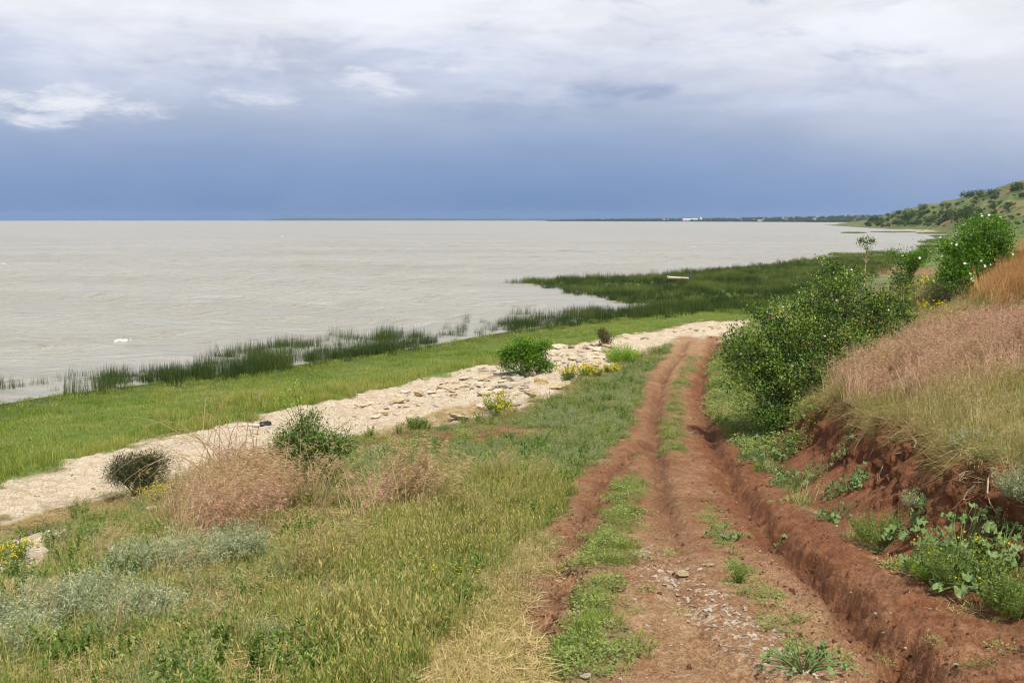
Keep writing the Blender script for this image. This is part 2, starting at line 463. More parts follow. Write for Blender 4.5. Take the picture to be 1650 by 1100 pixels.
def principled(T, out, color, rough=0.8, spec=0.3, normal=None, **kw):
    b = T.node('ShaderNodeBsdfPrincipled')
    T.put(b.inputs['Base Color'], color); T.put(b.inputs['Roughness'], rough)
    b.inputs['Specular IOR Level'].default_value = spec
    if normal is not None:
        T.l.new(normal, b.inputs['Normal'])
    for k, v in kw.items():
        T.put(b.inputs[k.replace('_', ' ')], v)
    T.l.new(b.outputs[0], out.inputs[0])
    return b


def bump(T, h, strength=0.5, dist=0.05):
    nd = T.node('ShaderNodeBump'); nd.inputs['Strength'].default_value = strength; nd.inputs['Distance'].default_value = dist
    T.l.new(h, nd.inputs['Height'])
    return nd.outputs[0]


def pos(T):
    return T.node('ShaderNodeNewGeometry').outputs['Position']


def attr(T, name, typ='GEOMETRY', out='Fac'):
    nd = T.node('ShaderNodeAttribute'); nd.attribute_name = name; nd.attribute_type = typ
    return nd.outputs[out]


def ground_material():
    m, T, out = new_mat('ground')
    P = pos(T)
    nA = T.noise(P, 0.7, 3, 0.6); nB = T.noise(P, 4.0, 4, 0.65); nC = T.noise(P, 26.0, 3, 0.65); nD = T.noise(P, 90.0, 2, 0.6)
    road = attr(T, 'road'); beach = attr(T, 'beach'); bank = attr(T, 'bank'); turf = attr(T, 'turf'); strip = attr(T, 'strip'); marsh = attr(T, 'marsh'); far = attr(T, 'far'); red = attr(T, 'red')
    # soil with thatch
    soil = T.ramp(nC, [(0.3, (0.085, 0.055, 0.030)), (0.5, (0.19, 0.135, 0.075)), (0.7, (0.36, 0.28, 0.16))])
    soil = T.mix(T.smooth(nA, 0.42, 0.62), soil, T.ramp(nC, [(0.3, (0.07, 0.075, 0.022)), (0.7, (0.19, 0.18, 0.07))]))
    # turf
    tf = T.ramp(nB, [(0.25, (0.07, 0.125, 0.018)), (0.5, (0.13, 0.195, 0.03)), (0.75, (0.21, 0.245, 0.055))])
    tf = T.mix(T.smooth(nA, 0.45, 0.68), tf, (0.15, 0.165, 0.05))
    tf = T.mix(0.45, tf, T.ramp(nC, [(0.3, (0.05, 0.09, 0.012)), (0.7, (0.17, 0.22, 0.05))]))
    c = T.mix(turf, soil, tf)
    c = T.mix(marsh, c, (0.035, 0.05, 0.012))
    # red earth and tan road
    redc = T.ramp(nB, [(0.25, (0.125, 0.046, 0.02)), (0.5, (0.225, 0.09, 0.04)), (0.75, (0.34, 0.16, 0.08))])
    redc = T.mix(0.35, redc, T.ramp(nC, [(0.3, (0.11, 0.042, 0.02)), (0.7, (0.31, 0.145, 0.075))]))
    tanc = T.ramp(nB, [(0.25, (0.19, 0.095, 0.042)), (0.5, (0.36, 0.205, 0.098)), (0.75, (0.56, 0.385, 0.215))])
    tanc = T.mix(0.5, tanc, T.ramp(nC, [(0.36, (0.14, 0.066, 0.03)), (0.62, (0.56, 0.385, 0.22))]))
    rm = T.math('ADD', red, T.math('MULTIPLY', T.math('SUBTRACT', nA, 0.5), 1.6), clamp=True)
    rd = T.mix(rm, tanc, redc)
    rd = T.mix(T.math('MULTIPLY', T.smooth(nD, 0.42, 0.34), 0.65), rd, (0.08, 0.036, 0.018))
    chips = T.math('MULTIPLY', T.smooth(nD, 0.66, 0.70), T.smooth(nB, 0.45, 0.62))
    rd = T.mix(T.math('MULTIPLY', chips, 0.7), rd, (0.62, 0.54, 0.42))
    vor = T.node('ShaderNodeTexVoronoi'); vor.inputs['Scale'].default_value = 22.0; T.put(vor.inputs['Vector'], P)
    sep = T.node('ShaderNodeSeparateXYZ'); T.l.new(vor.outputs['Color'], sep.inputs[0])
    cell = T.ramp(sep.outputs[0], [(0.2, (0.24, 0.145, 0.085)), (0.5, (0.47, 0.35, 0.23)), (0.8, (0.68, 0.59, 0.46)), (1.0, (0.75, 0.70, 0.60))])
    stm = T.math('MULTIPLY', attr(T, 'stony'), T.smooth(T.math('ADD', nB, T.math('MULTIPLY', nC, .6)), 0.74, 0.95, 0.0, 0.7))
    rd = T.mix(stm, rd, cell)
    dk = T.ramp(nC, [(0.35, (0.085, 0.038, 0.020)), (0.65, (0.19, 0.092, 0.050))])
    rd = T.mix(T.math('MULTIPLY', attr(T, 'damp'), T.smooth(nB, 0.32, 0.6, 0.25, 0.95)), rd, dk)
    c = T.mix(road, c, rd)
    bk = T.mix(T.smooth(nD, 0.60, 0.70), redc, (0.32, 0.17, 0.095))
    bk = T.mix(T.math('MULTIPLY', T.smooth(nD, 0.44, 0.34), 0.7), bk, (0.06, 0.022, 0.01))
    c = T.mix(bank, c, bk)
    c = T.mix(T.math('MULTIPLY', strip, 0.55), c, (0.16, 0.15, 0.06))
    # shell beach
    be = T.ramp(nC, [(0.34, (0.30, 0.205, 0.115)), (0.44, (0.50, 0.395, 0.27)), (0.56, (0.64, 0.55, 0.42)), (0.75, (0.74, 0.67, 0.56))])
    be = T.mix(T.math('MULTIPLY', T.smooth(nB, 0.52, 0.60), 0.75), be, (0.46, 0.34, 0.20))
    be = T.mix(T.math('MULTIPLY', T.smooth(T.noise(T.vmath('MULTIPLY', P, (1.0, 2.5, 1.0)), 1.6, 4, .65), 0.55, 0.62), 0.7), be, (0.40, 0.31, 0.20))
    c = T.mix(beach, c, be)
    # overgrown slopes of the headland
    nF = T.noise(P, 0.035, 5, 0.6); nG = T.noise(P, 0.16, 5, 0.65)
    fc = T.ramp(nG, [(0.32, (0.05, 0.07, 0.022)), (0.46, (0.09, 0.125, 0.038)), (0.56, (0.16, 0.175, 0.07)), (0.7, (0.27, 0.25, 0.13))])
    fc = T.mix(T.math('MULTIPLY', T.smooth(nF, 0.52, 0.60), .7), fc, (0.13, 0.19, 0.04))
    fc = T.mix(T.math('MULTIPLY', T.smooth(T.noise(P, 0.022, 4, 0.6, 0.5), 0.57, 0.63), 0.75), fc, (0.27, 0.135, 0.075))
    fsand = attr(T, 'farsand')
    fc = T.mix(fsand, fc, (0.50, 0.42, 0.29))
    c = T.mix(far, c, fc)
    hb = T.math('ADD', T.math('MULTIPLY', nC, 0.6), T.math('MULTIPLY', nD, 0.35))
    hb = T.math('ADD', hb, nB)
    nrm = bump(T, hb, 0.9, 0.055)
    principled(T, out, c, 0.95, 0.15, nrm)
    return m


def water_material():
    m, T, out = new_mat('murky_water')
    P = pos(T)
    sc = T.vmath('MULTIPLY', P, (0.8, 2.1, 1.0))
    n0 = T.noise(sc, 0.016, 4, 0.6)
    n1 = T.noise(sc, 0.22, 5, 0.62, 0.5)
    n2 = T.noise(sc, 0.9, 5, 0.62, 0.3)
    n3 = T.noise(sc, 3.5, 4, 0.6)
    c = T.mix(T.smooth(n0, 0.35, 0.65), (0.325, 0.308, 0.255), (0.37, 0.355, 0.305))
    c = T.mix(T.math('MULTIPLY', T.math('MULTIPLY', T.smooth(n2, 0.56, 0.68), T.smooth(n1, 0.45, 0.58)), 0.8), c, (0.24, 0.19, 0.105))
    c = T.mix(T.math('MULTIPLY', T.smooth(n1, 0.44, 0.32), 0.5), c, (0.40, 0.395, 0.37))
    h = T.math('ADD', T.math('MULTIPLY', n1, 2.2), T.math('ADD', T.math('MULTIPLY', n2, 0.8), T.math('MULTIPLY', n3, 0.15)))
    principled(T, out, c, 0.30, 0.4, bump(T, h, 0.8, 0.6))
    return m


MAT = {}
MAT['ground'] = ground_material()
MAT['water'] = water_material()


def tag(o, label=None, cat=None, group=None, kind=None):
    if label: o['label'] = label
    if cat: o['category'] = cat
    if group: o['group'] = group
    if kind: o['kind'] = kind
    return o


def mesh_np(name, V, F, mat=None, smooth=False, attrs=None):
    """V (n,3), F list of (m,k) index arrays"""
    me = bpy.data.meshes.new(name)
    F = [np.asarray(f, np.int32) for f in (F if isinstance(F, list) else [F]) if len(f)]
    V = np.asarray(V, np.float32)
    me.vertices.add(len(V)); me.vertices.foreach_set('co', V.ravel())
    tot = np.concatenate([np.full(len(f), f.shape[1], np.int32) for f in F])
    idx = np.concatenate([f.ravel() for f in F])
    me.loops.add(len(idx)); me.loops.foreach_set('vertex_index', idx)
    me.polygons.add(len(tot))
    me.polygons.foreach_set('loop_start', np.concatenate([[0], np.cumsum(tot)[:-1]]).astype(np.int32))
    me.polygons.foreach_set('loop_total', tot)
    me.update(calc_edges=True)
    if smooth:
        me.polygons.foreach_set('use_smooth', np.ones(len(tot), bool))
    for k, a in (attrs or {}).items():
        at = me.attributes.new(k, 'FLOAT', 'POINT')
        at.data.foreach_set('value', np.asarray(a, np.float32))
    if mat is not None:
        me.materials.append(mat)
    me.validate()
    return me


def link(name, me, parent=None, loc=None):
    o = bpy.data.objects.new(name, me); col.objects.link(o)
    if parent is not None: o.parent = parent
    if loc is not None: o.location = loc
    return o


def empty(name, loc, rz=0.0):
    o = bpy.data.objects.new(name, None); col.objects.link(o)
    o.location = tuple(float(v) for v in loc); o.rotation_euler = (0, 0, rz); o.empty_display_size = 0.2
    return o


# ------------------------------------------------------------------ ground: one sheet, cut along its materials
def polar_grid(rs, az):
    R, A = np.meshgrid(rs, az, indexing='ij')
    X = R * np.sin(A); Y = R * np.cos(A)
    nr, na = R.shape
    i = np.arange(nr - 1)[:, None] * na + np.arange(na - 1)[None]
    F = np.stack([i, i + 1, i + na + 1, i + na], -1).reshape(-1, 4)[:, ::-1]
    return X.ravel(), Y.ravel(), F


def build_ground():
    rs = np.concatenate([np.linspace(0.3, 5.0, 14)[:-1], 5.0 * np.exp(np.linspace(0, math.log(95 / 5.0), 720))[:-1], np.geomspace(95, 2600, 260)])
    v = math.radians(33)
    az = np.concatenate([np.linspace(-math.radians(178), -v, 40)[:-1], np.linspace(-v, v, 800), np.linspace(v, math.radians(178), 40)[1:]])
    X, Y, F = polar_grid(rs, az)
    z, s, t, m = ground_z(X, Y, True)
    n = fbm(X, Y, 0.25, 4, 81)
    # keep only what can matter: land, and a rim of lake bed
    turf = sstep(-0.5, 1.0, 30 - (X * 0 + 0)) * 0
    beach_far = poly_sd(X[:], Y[:], BEACH) if False else None
    # turf: between the beach and the water, plus the flat behind the beach
    dB, wB = seg_dist(X, Y, BEACH[-14:])          # far edge of the beach
    lakeside = poly_sd(X, Y, TURF)
    turf = sstep(-0.6, 0.6, lakeside + 1.5 * fbm(X, Y, 0.8, 4, 82)) * (Y < 230)
    marsh = sstep(0.3, -0.1, z) * (Y < 400)
    far = sstep(95, 120, Y)
    farsand = sstep(4.5, 1.5, np.abs(s - 5 - 3 * n)) * sstep(640, 700, Y) * sstep(860, 800, Y) * 0.9
    far = np.maximum(far, 0)
    dD, _ = seg_dist(X, Y, RUT_D); dM, _ = seg_dist(X, Y, RUT_M)
    xf = np.interp(Y, RUT_D[::1, 1], RUT_D[::1, 0])
    red = np.clip(0.20 + 0.40 * sstep(9, 17, Y) - 0.55 * sstep(38, 58, Y) + 0.75 * sstep(-0.75, 0.1, X - xf), 0, 1)
    stony = np.exp(-(seg_dist(X, Y, STONY)[0] / 0.30) ** 2) + 0.10 * sstep(16, 9, Y) * (X < xf - .3)
    wv = fbm(X, Y, 1.5, 4, 131) * 1.6
    damp = np.clip(np.exp(-((seg_dist(X, Y, RUT_L)[0] + .12 * wv) / .22) ** 2) * sstep(-.25, .25, wv + .12) + .85 * np.exp(-((dD + .1 * wv) / .28) ** 2) * sstep(-.4, .2, wv) + .9 * np.exp(-((dM + .08 * wv) / .20) ** 2) * sstep(12, 18, Y) * sstep(-.5, .2, wv), 0, 1)
    redp = sstep(-.5, .5, poly_sd(X, Y, R_REDP) + 2.0 * fbm(X, Y, .9, 4, 141)) * .9
    red = np.maximum(red, redp)
    attrs = dict(damp=damp, road=np.maximum(m['road'], redp), beach=m['beach'], bank=m['bank'], turf=turf, strip=m['strip'], marsh=marsh, far=far, farsand=farsand, red=red, stony=stony)
    keep = s[F].max(1) > -60
    F = F[keep]
    fm = lambda a: a[F].mean(1)
    kind = np.zeros(len(F), int)
    kind[fm(turf) > 0.5] = 4
    kind[fm(m['bank']) > 0.5] = 3
    kind[fm(m['road']) > 0.5] = 1
    kind[fm(m['beach']) > 0.5] = 2
    kind[fm(Y) > 125] = 5
    kind[s[F].max(1) < -3] = 6
    names = ['ground', 'dirt_road', 'beach', 'earth_bank', 'shore_turf', 'headland', 'lake_bed']
    labs = ['grassy ground sloping from the camera to the lake', 'rutted red dirt track running down to the lake', 'pale shell and limestone beach beside the green shore',
            'cut bank of bare red earth beside the track', 'low bright green turf along the waterline', 'distant overgrown headland rising above the bay', 'lake bed under the murky water']
    wb = m['bank'] * sstep(.25, .6, t) * sstep(1.0, .93, t)
    XB = X + wb * (fbm(Y, z * 1.5, 2.0, 4, 151, .6) * .55 + fbm(Y * 1.2, z * 1.6, 7.0, 3, 152) * .22)
    V = np.stack([XB, Y, z], -1)
    for k, nm in enumerate(names):
        f = F[kind == k]
        if not len(f): continue
        u, inv = np.unique(f, return_inverse=True)
        me = mesh_np(nm, V[u], inv.reshape(-1, 4), MAT['ground'], True, {a: b[u] for a, b in attrs.items()})
        tag(link(nm, me), labs[k], kind='structure')


TURF = np.vstack([cast([(-300, 860), (0, 785), (130, 741), (270, 706), (400, 676), (500, 651), (620, 626), (750, 597), (800, 587), (900, 560), (1000, 543), (1100, 523), (1110, 519), (1180, 516), (1215, 512), (1330, 470), (1400, 440)], _bz)[:, :2],
                  [(110, 230)], at_h(np.array([1260, 1000, 840, 600, 0, -400.]), np.array([420, 440, 450, 540, 600, 640.]), np.full(6, 8.0))[:, :2]])
R_REDP = cast([(560, 722), (640, 700), (760, 688), (860, 690), (920, 694), (860, 704), (740, 718), (620, 730)], _bz)[:, :2]
STONY = cast([(1045, 890), (1075, 925), (1130, 960), (1180, 1000), (1230, 1040), (1290, 1085), (1340, 1120)], _bz)[:, :2]
build_ground()


def build_water():
    rs = np.concatenate([np.geomspace(18, 400, 420), np.geomspace(400, 9000, 90)[1:]])
    az = np.radians(np.concatenate([np.linspace(-120, -33, 30)[:-1], np.linspace(-33, 33, 420), np.linspace(33, 95, 20)[1:]]))
    X, Y, F = polar_grid(rs, az)
    r = np.hypot(X, Y)
    fade = sstep(900, 150, r)
    # short wind waves running towards the shore
    z = 0
    for k, (L, amp, ang) in enumerate([(5.5, 0.11, 0.35), (3.7, 0.06, 0.1), (9.5, 0.13, 0.5), (2.3, 0.02, -0.2)]):
        ph = fbm(X, Y, 0.05, 3, 90 + k) * 14
        z = z + amp * np.sin((X * math.sin(ang) + Y * math.cos(ang)) * 2 * math.pi / L + ph) * (0.4 + 1.4 * vnoise(X * 0.06, Y * 0.06, 95 + k))
    s = poly_sd(X, Y, SHORE)
    z = z * fade * sstep(2, -12, s) + 0.0
    keep = s[F].min(1) < 3.0
    me = mesh_np('lake', np.stack([X, Y, z], -1), F[keep], MAT['water'], True)
    tag(link('lake', me), 'murky grey lake with small wind waves', kind='structure')


build_water()
# ------------------------------------------------------------------ shape helpers
class Acc:
    def __init__(s):
        s.V = []; s.F3 = []; s.F4 = []; s.a = []; s.n = 0

    def add(s, V, F, a):
        V = np.asarray(V, float).reshape(-1, 3); F = np.asarray(F, int)
        if not len(V): return
        (s.F3 if F.shape[1] == 3 else s.F4).append(F + s.n)
        s.V.append(V); s.a.append(np.broadcast_to(np.asarray(a, float), (len(V),)).copy()); s.n += len(V)

    def mesh(s, name, mat, smooth=False):
        V = np.concatenate(s.V)
        F = []
        if s.F4: F.append(np.concatenate(s.F4))
        if s.F3: F.append(np.concatenate(s.F3))
        return mesh_np(name, V, F, mat, smooth, {'v': np.concatenate(s.a)})


def unit(v):
    return v / np.maximum(np.linalg.norm(v, axis=-1, keepdims=True), 1e-9)


def leaves(acc, P, D, N, L, W, a, fold=0.25, mid=0.45):
    n = len(P)
    if n == 0: return
    D = unit(D); S = unit(np.cross(D, N)); N2 = np.cross(S, D)
    L = np.broadcast_to(L, (n,))[:, None]; W = np.broadcast_to(W, (n,))[:, None]
    V = np.stack([P, P + D * L * mid + S * W * 0.5 + N2 * W * fold, P + D * L, P + D * L * mid - S * W * 0.5 + N2 * W * fold], 1)
    i = np.arange(n)[:, None] * 4
    F = np.concatenate([i + [[0, 1, 2]], i + [[0, 2, 3]]])
    acc.add(V, F, np.repeat(np.broadcast_to(a, (n,)), 4))


def blades(acc, base, az, h, lean, curve, w, a, segs=3, roll=None):
    n = len(base)
    az, h, lean, curve, w = [np.broadcast_to(q, (n,)).astype(float) for q in (az, h, lean, curve, w)]
    d = np.stack([np.cos(az), np.sin(az), 0 * az], 1)
    ra = az + math.pi / 2 if roll is None else roll
    side = np.stack([np.cos(ra), np.sin(ra), 0 * az], 1)
    pts = []
    for k in range(segs):
        s = k / segs
        out = (lean * s + curve * s * s) * h; up = s * h * (1 - 0.35 * np.abs(curve) * s)
        c = base + d * out[:, None] + np.array([0, 0, 1]) * up[:, None]
        ww = (w * (1 - s) ** 0.6 * 0.5)[:, None] * side
        pts += [c - ww, c + ww]
    out = (lean + curve) * h; up = h * (1 - 0.35 * np.abs(curve))
    pts.append(base + d * out[:, None] + np.array([0, 0, 1]) * up[:, None])
    V = np.stack(pts, 1); m = V.shape[1]
    i = np.arange(n)[:, None] * m
    F = []
    for k in range(segs - 1):
        F += [i + [[2 * k, 2 * k + 1, 2 * k + 3]], i + [[2 * k, 2 * k + 3, 2 * k + 2]]]
    F.append(i + [[2 * segs - 2, 2 * segs - 1, 2 * segs]])
    acc.add(V, np.concatenate(F), np.repeat(np.broadcast_to(a, (n,)), m))
    return V[:, -1]


def tube(acc, pts, r0, r1, a=0.5, sides=5):
    P = np.asarray(pts, float); n = len(P)
    T = unit(np.gradient(P, axis=0))
    ref = np.array([0.31, 0.17, 0.93])
    A = unit(np.cross(T, ref)); B = np.cross(T, A)
    r = np.linspace(r0, r1, n)[:, None, None]
    ang = np.linspace(0, 2 * math.pi, sides, endpoint=False)
    V = P[:, None] + r * (A[:, None] * np.cos(ang)[None, :, None] + B[:, None] * np.sin(ang)[None, :, None])
    i = np.arange(n - 1)[:, None] * sides + np.arange(sides)[None]
    j = np.arange(n - 1)[:, None] * sides + (np.arange(sides)[None] + 1) % sides
    F = np.stack([i, j, j + sides, i + sides], -1).reshape(-1, 4)
    acc.add(V.reshape(-1, 3), F, a)


def rsph(n, g=rng):
    return unit(g.normal(size=(n, 3)))


def leaf_mat(name, stops, transl=0.3, rough=0.55, tint=None, tint_amt=0.0, spec=0.25):
    """colour from the per-leaf value v; tint: second colour reached by the per-instance value"""
    m, T, out = new_mat(name)
    v = attr(T, 'v')
    k = len(stops)
    c = T.ramp(v, [(i / max(k - 1, 1), s) for i, s in enumerate(stops)])
    if tint is not None:
        t = attr(T, 'tint', 'INSTANCER')
        c = T.mix(T.math('MULTIPLY', t, tint_amt), c, tint)
    b = T.node('ShaderNodeBsdfPrincipled')
    T.put(b.inputs['Base Color'], c); b.inputs['Roughness'].default_value = rough; b.inputs['Specular IOR Level'].default_value = spec
    if transl > 0:
        tr = T.node('ShaderNodeBsdfTranslucent'); T.put(tr.inputs[0], c)
        mx = T.node('ShaderNodeMixShader'); mx.inputs[0].default_value = transl
        T.l.new(b.outputs[0], mx.inputs[1]); T.l.new(tr.outputs[0], mx.inputs[2]); T.l.new(mx.outputs[0], out.inputs[0])
    else:
        T.l.new(b.outputs[0], out.inputs[0])
    return m


def bark_mat(name, c1, c2):
    m, T, out = new_mat(name)
    n = T.noise(pos(T), 30, 4, 0.6)
    principled(T, out, T.ramp(n, [(0.3, c1), (0.7, c2)]), 0.9, 0.15, bump(T, n, 0.5, 0.01))
    return m


G = lambda r, g, b, k=1.0: tuple(c * k for c in srgb(r, g, b))
K = 1.0                                        # photo tone to base colour under this light
MAT['grass_green'] = leaf_mat('grass_green', [G(78, 108, 34, K), G(112, 140, 48, K), G(150, 160, 72, K), G(190, 178, 108, K)], 0.35, tint=G(196, 180, 118, K), tint_amt=0.75)
MAT['grass_lush'] = leaf_mat('grass_lush', [G(84, 120, 34, K), G(118, 150, 46, K), G(150, 168, 64, K)], 0.35, tint=G(186, 178, 100, K), tint_amt=0.5)
MAT['straw'] = leaf_mat('straw', [G(158, 132, 82, K), G(188, 164, 108, K), G(212, 192, 142, K), G(146, 146, 76, K)], 0.3, tint=G(150, 152, 78, K), tint_amt=0.6)
MAT['brome'] = leaf_mat('brome', [G(146, 100, 86, K), G(206, 154, 132, K), G(234, 194, 170, K), G(204, 182, 136, K)], 0.3, tint=G(178, 166, 108, K), tint_amt=0.85)
MAT['rust'] = leaf_mat('rust', [G(140, 92, 54, K), G(178, 124, 78, K), G(200, 152, 100, K), G(160, 150, 84, K)], 0.3, tint=G(190, 150, 90, K), tint_amt=0.4)
MAT['reed'] = leaf_mat('reed', [G(36, 56, 20, K), G(52, 74, 28, K), G(76, 98, 42, K)], 0.25, tint=G(128, 140, 66, K), tint_amt=0.8)
MAT['turf'] = leaf_mat('turf', [G(84, 112, 26, K), G(116, 144, 40, K), G(156, 170, 66, K)], 0.35, tint=G(186, 180, 100, K), tint_amt=0.75)
MAT['herb'] = leaf_mat('herb', [G(84, 108, 46, K), G(118, 142, 66, K), G(152, 168, 88, K)], 0.3, tint=G(168, 172, 104, K), tint_amt=0.6)
MAT['wormwood'] = leaf_mat('wormwood', [G(124, 136, 94, K), G(158, 168, 124, K), G(202, 206, 168, K)], 0.25, tint=G(150, 156, 92, K), tint_amt=0.7)
MAT['yellow'] = leaf_mat('yellow_flower', [G(216, 196, 20), G(240, 222, 40)], 0.3)
MAT['spurge'] = leaf_mat('spurge', [G(150, 166, 40, K), G(190, 196, 48, K), G(214, 208, 40, K)], 0.3)
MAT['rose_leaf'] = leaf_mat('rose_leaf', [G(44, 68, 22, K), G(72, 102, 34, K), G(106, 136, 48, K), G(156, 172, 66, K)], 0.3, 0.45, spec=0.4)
MAT['bush_leaf'] = leaf_mat('bush_leaf', [G(66, 104, 24, K), G(96, 140, 34, K), G(136, 172, 56, K)], 0.35, 0.45)
MAT['willow_leaf'] = leaf_mat('willow_leaf', [G(62, 88, 34, K), G(92, 120, 50, K), G(126, 152, 72, K), G(160, 180, 90, K)], 0.3, 0.45)
MAT['dark_leaf'] = leaf_mat('dark_leaf', [G(52, 62, 32, K), G(72, 82, 42, K), G(96, 102, 56, K)], 0.2)
MAT['brown_leaf'] = leaf_mat('brown_leaf', [G(70, 56, 38, K), G(92, 78, 50, K), G(110, 100, 60, K)], 0.2)
MAT['weed_leaf'] = leaf_mat('weed_leaf', [G(84, 110, 56, K), G(116, 142, 82, K), G(150, 170, 110, K)], 0.3, 0.45)
MAT['fennel'] = leaf_mat('fennel', [G(112, 150, 44, K), G(150, 184, 64, K), G(176, 200, 90, K)], 0.35)
MAT['petal'] = leaf_mat('petal', [G(240, 222, 224), G(250, 244, 244), G(236, 190, 200)], 0.3)
MAT['white_petal'] = leaf_mat('white_petal', [G(244, 244, 240), G(250, 250, 246)], 0.3)
MAT['far_tree'] = leaf_mat('far_tree', [G(50, 68, 32, K), G(72, 92, 42, K), G(100, 116, 56, K)], 0.2, tint=G(120, 124, 76, K), tint_amt=0.5)
MAT['bark'] = bark_mat('bark', (0.06, 0.045, 0.03), (0.16, 0.12, 0.085))
MAT['cane'] = bark_mat('dry_cane', (0.33, 0.22, 0.12), (0.52, 0.38, 0.22))
MAT['root'] = bark_mat('root', (0.36, 0.25, 0.16), (0.58, 0.45, 0.31))


# ------------------------------------------------------------------ scatter of uncountable growth (geometry nodes)
def scatter(name, P, rot, scale, idx, tint, sources, label):
    if not len(P): return None
    n = len(P)
    me = bpy.data.meshes.new(name)
    me.vertices.add(n); me.vertices.foreach_set('co', np.asarray(P, np.float32).ravel())
    def fa(nm, typ, data, key='value'):
        a = me.attributes.new(nm, typ, 'POINT'); a.data.foreach_set(key, data)
    fa('rot', 'FLOAT_VECTOR', np.asarray(rot, np.float32).ravel(), 'vector')
    fa('scl', 'FLOAT_VECTOR', (np.asarray(scale, np.float32) if np.ndim(scale) == 2 else np.repeat(np.asarray(scale, np.float32)[:, None], 3, 1)).ravel(), 'vector')
    fa('pick', 'INT', np.asarray(idx, np.int32))
    fa('tint', 'FLOAT', np.asarray(tint, np.float32))
    o = link(name, me)
    c = bpy.data.collections.new(name + '_kinds')
    for k, sm in enumerate(sources):
        so = bpy.data.objects.new('%s_kind_%02d' % (name, k), sm); c.objects.link(so)
    ng = bpy.data.node_groups.new(name + '_scatter', 'GeometryNodeTree')
    ng.interface.new_socket('Geometry', in_out='INPUT', socket_type='NodeSocketGeometry')
    ng.interface.new_socket('Geometry', in_out='OUTPUT', socket_type='NodeSocketGeometry')
    N = ng.nodes; Lk = ng.links
    gi = N.new('NodeGroupInput'); go = N.new('NodeGroupOutput')
    ci = N.new('GeometryNodeCollectionInfo'); ci.inputs['Collection'].default_value = c
    ci.inputs['Separate Children'].default_value = True; ci.inputs['Reset Children'].default_value = True
    ip = N.new('GeometryNodeInstanceOnPoints'); ip.inputs['Pick Instance'].default_value = True
    def na(nm, typ):
        q = N.new('GeometryNodeInputNamedAttribute'); q.data_type = typ; q.inputs['Name'].default_value = nm
        return [s for s in q.outputs if s.enabled and s.name == 'Attribute'][0]
    er = N.new('FunctionNodeEulerToRotation')
    Lk.new(na('rot', 'FLOAT_VECTOR'), er.inputs[0])
    Lk.new(gi.outputs[0], ip.inputs['Points']); Lk.new(ci.outputs[0], ip.inputs['Instance'])
    Lk.new(na('pick', 'INT'), ip.inputs['Instance Index'])
    Lk.new(er.outputs[0], ip.inputs['Rotation']); Lk.new(na('scl', 'FLOAT_VECTOR'), ip.inputs['Scale'])
    Lk.new(ip.outputs[0], go.inputs[0])
    md = o.modifiers.new('scatter', 'NODES'); md.node_group = ng
    tag(o, label, kind='stuff')
    return o


def src(fn, k, mat, name):
    r = []
    for i in range(k):
        a = Acc(); g = np.random.default_rng(100 + i + len(name) * 7)
        fn(a, g, i)
        r.append(a.mesh(name, MAT[mat]))
    return r


def disc(g, n, R):
    r = R * np.sqrt(g.random(n)); t = g.random(n) * 6.283
    return np.stack([r * np.cos(t), r * np.sin(t), np.zeros(n) - 0.01], 1)


def s_grass(h0, h1, n, R, w, lean=0.25, curve=0.45, seeds=0):
    def fn(a, g, i):
        b = disc(g, n, R)
        tips = blades(a, b, g.random(n) * 6.283, g.uniform(h0, h1, n), g.normal(0, lean, n), g.uniform(0, curve, n), w * g.uniform(.6, 1.2, n), g.random(n) ** 1.3)
        if seeds:
            t = tips[:seeds]; m = len(t)
            b2 = b[:seeds]
            for q in range(3):
                leaves(a, t - np.array([0, 0, 0.02]) * q, np.stack([g.normal(0, .4, m), g.normal(0, .4, m), np.ones(m)], 1), rsph(m, g), 0.045, 0.012, 0.85 + 0.15 * g.random(m))
    return fn


def s_litter(n, R, L):
    def fn(a, g, i):
        b = disc(g, n, R); b[:, 2] = g.uniform(0, .03, n); az = g.random(n) * 6.283
        D = np.stack([np.cos(az), np.sin(az), g.normal(.05, .12, n)], 1)
        leaves(a, b, D, np.stack([g.normal(0, .4, n), g.normal(0, .4, n), np.ones(n)], 1), L * g.uniform(.4, 1.2, n), .007, g.random(n) * .75)
    return fn


def s_brome(h0, h1, n, R, w):
    def fn(a, g, i):
        b = disc(g, n, R); az = g.normal(0.2, .7, n)
        hh = g.uniform(h0, h1, n)
        tips = blades(a, b, az, hh, g.uniform(0.05, .35, n), g.uniform(.1, .5, n), w, g.uniform(.35, 1, n))
        # low leaves
        nl = n
        blades(a, disc(g, nl, R), g.random(nl) * 6.28, g.uniform(h0 * .3, h1 * .5, nl), g.normal(0, .3, nl), g.uniform(0, .5, nl), w * 1.3, g.uniform(.7, 1, nl))
        # drooping one-sided panicles
        m = 14
        T = np.repeat(tips, m, 0); A = np.repeat(az, m)
        k = n * m
        back = g.random(k) * 0.16
        d = np.stack([np.cos(A), np.sin(A), 0 * A], 1)
        P = T - d * back[:, None] * 0.5 + np.array([0, 0, -0.5]) * back[:, None] + g.normal(0, .012, (k, 3))
        D = d * g.uniform(.5, 1, k)[:, None] + g.normal(0, .28, (k, 3)) + np.array([0, 0, -0.15])
        leaves(a, P, D, rsph(k, g), g.uniform(.03, .055, k), g.uniform(.004, .007, k), g.random(k) * 0.7)
    return fn


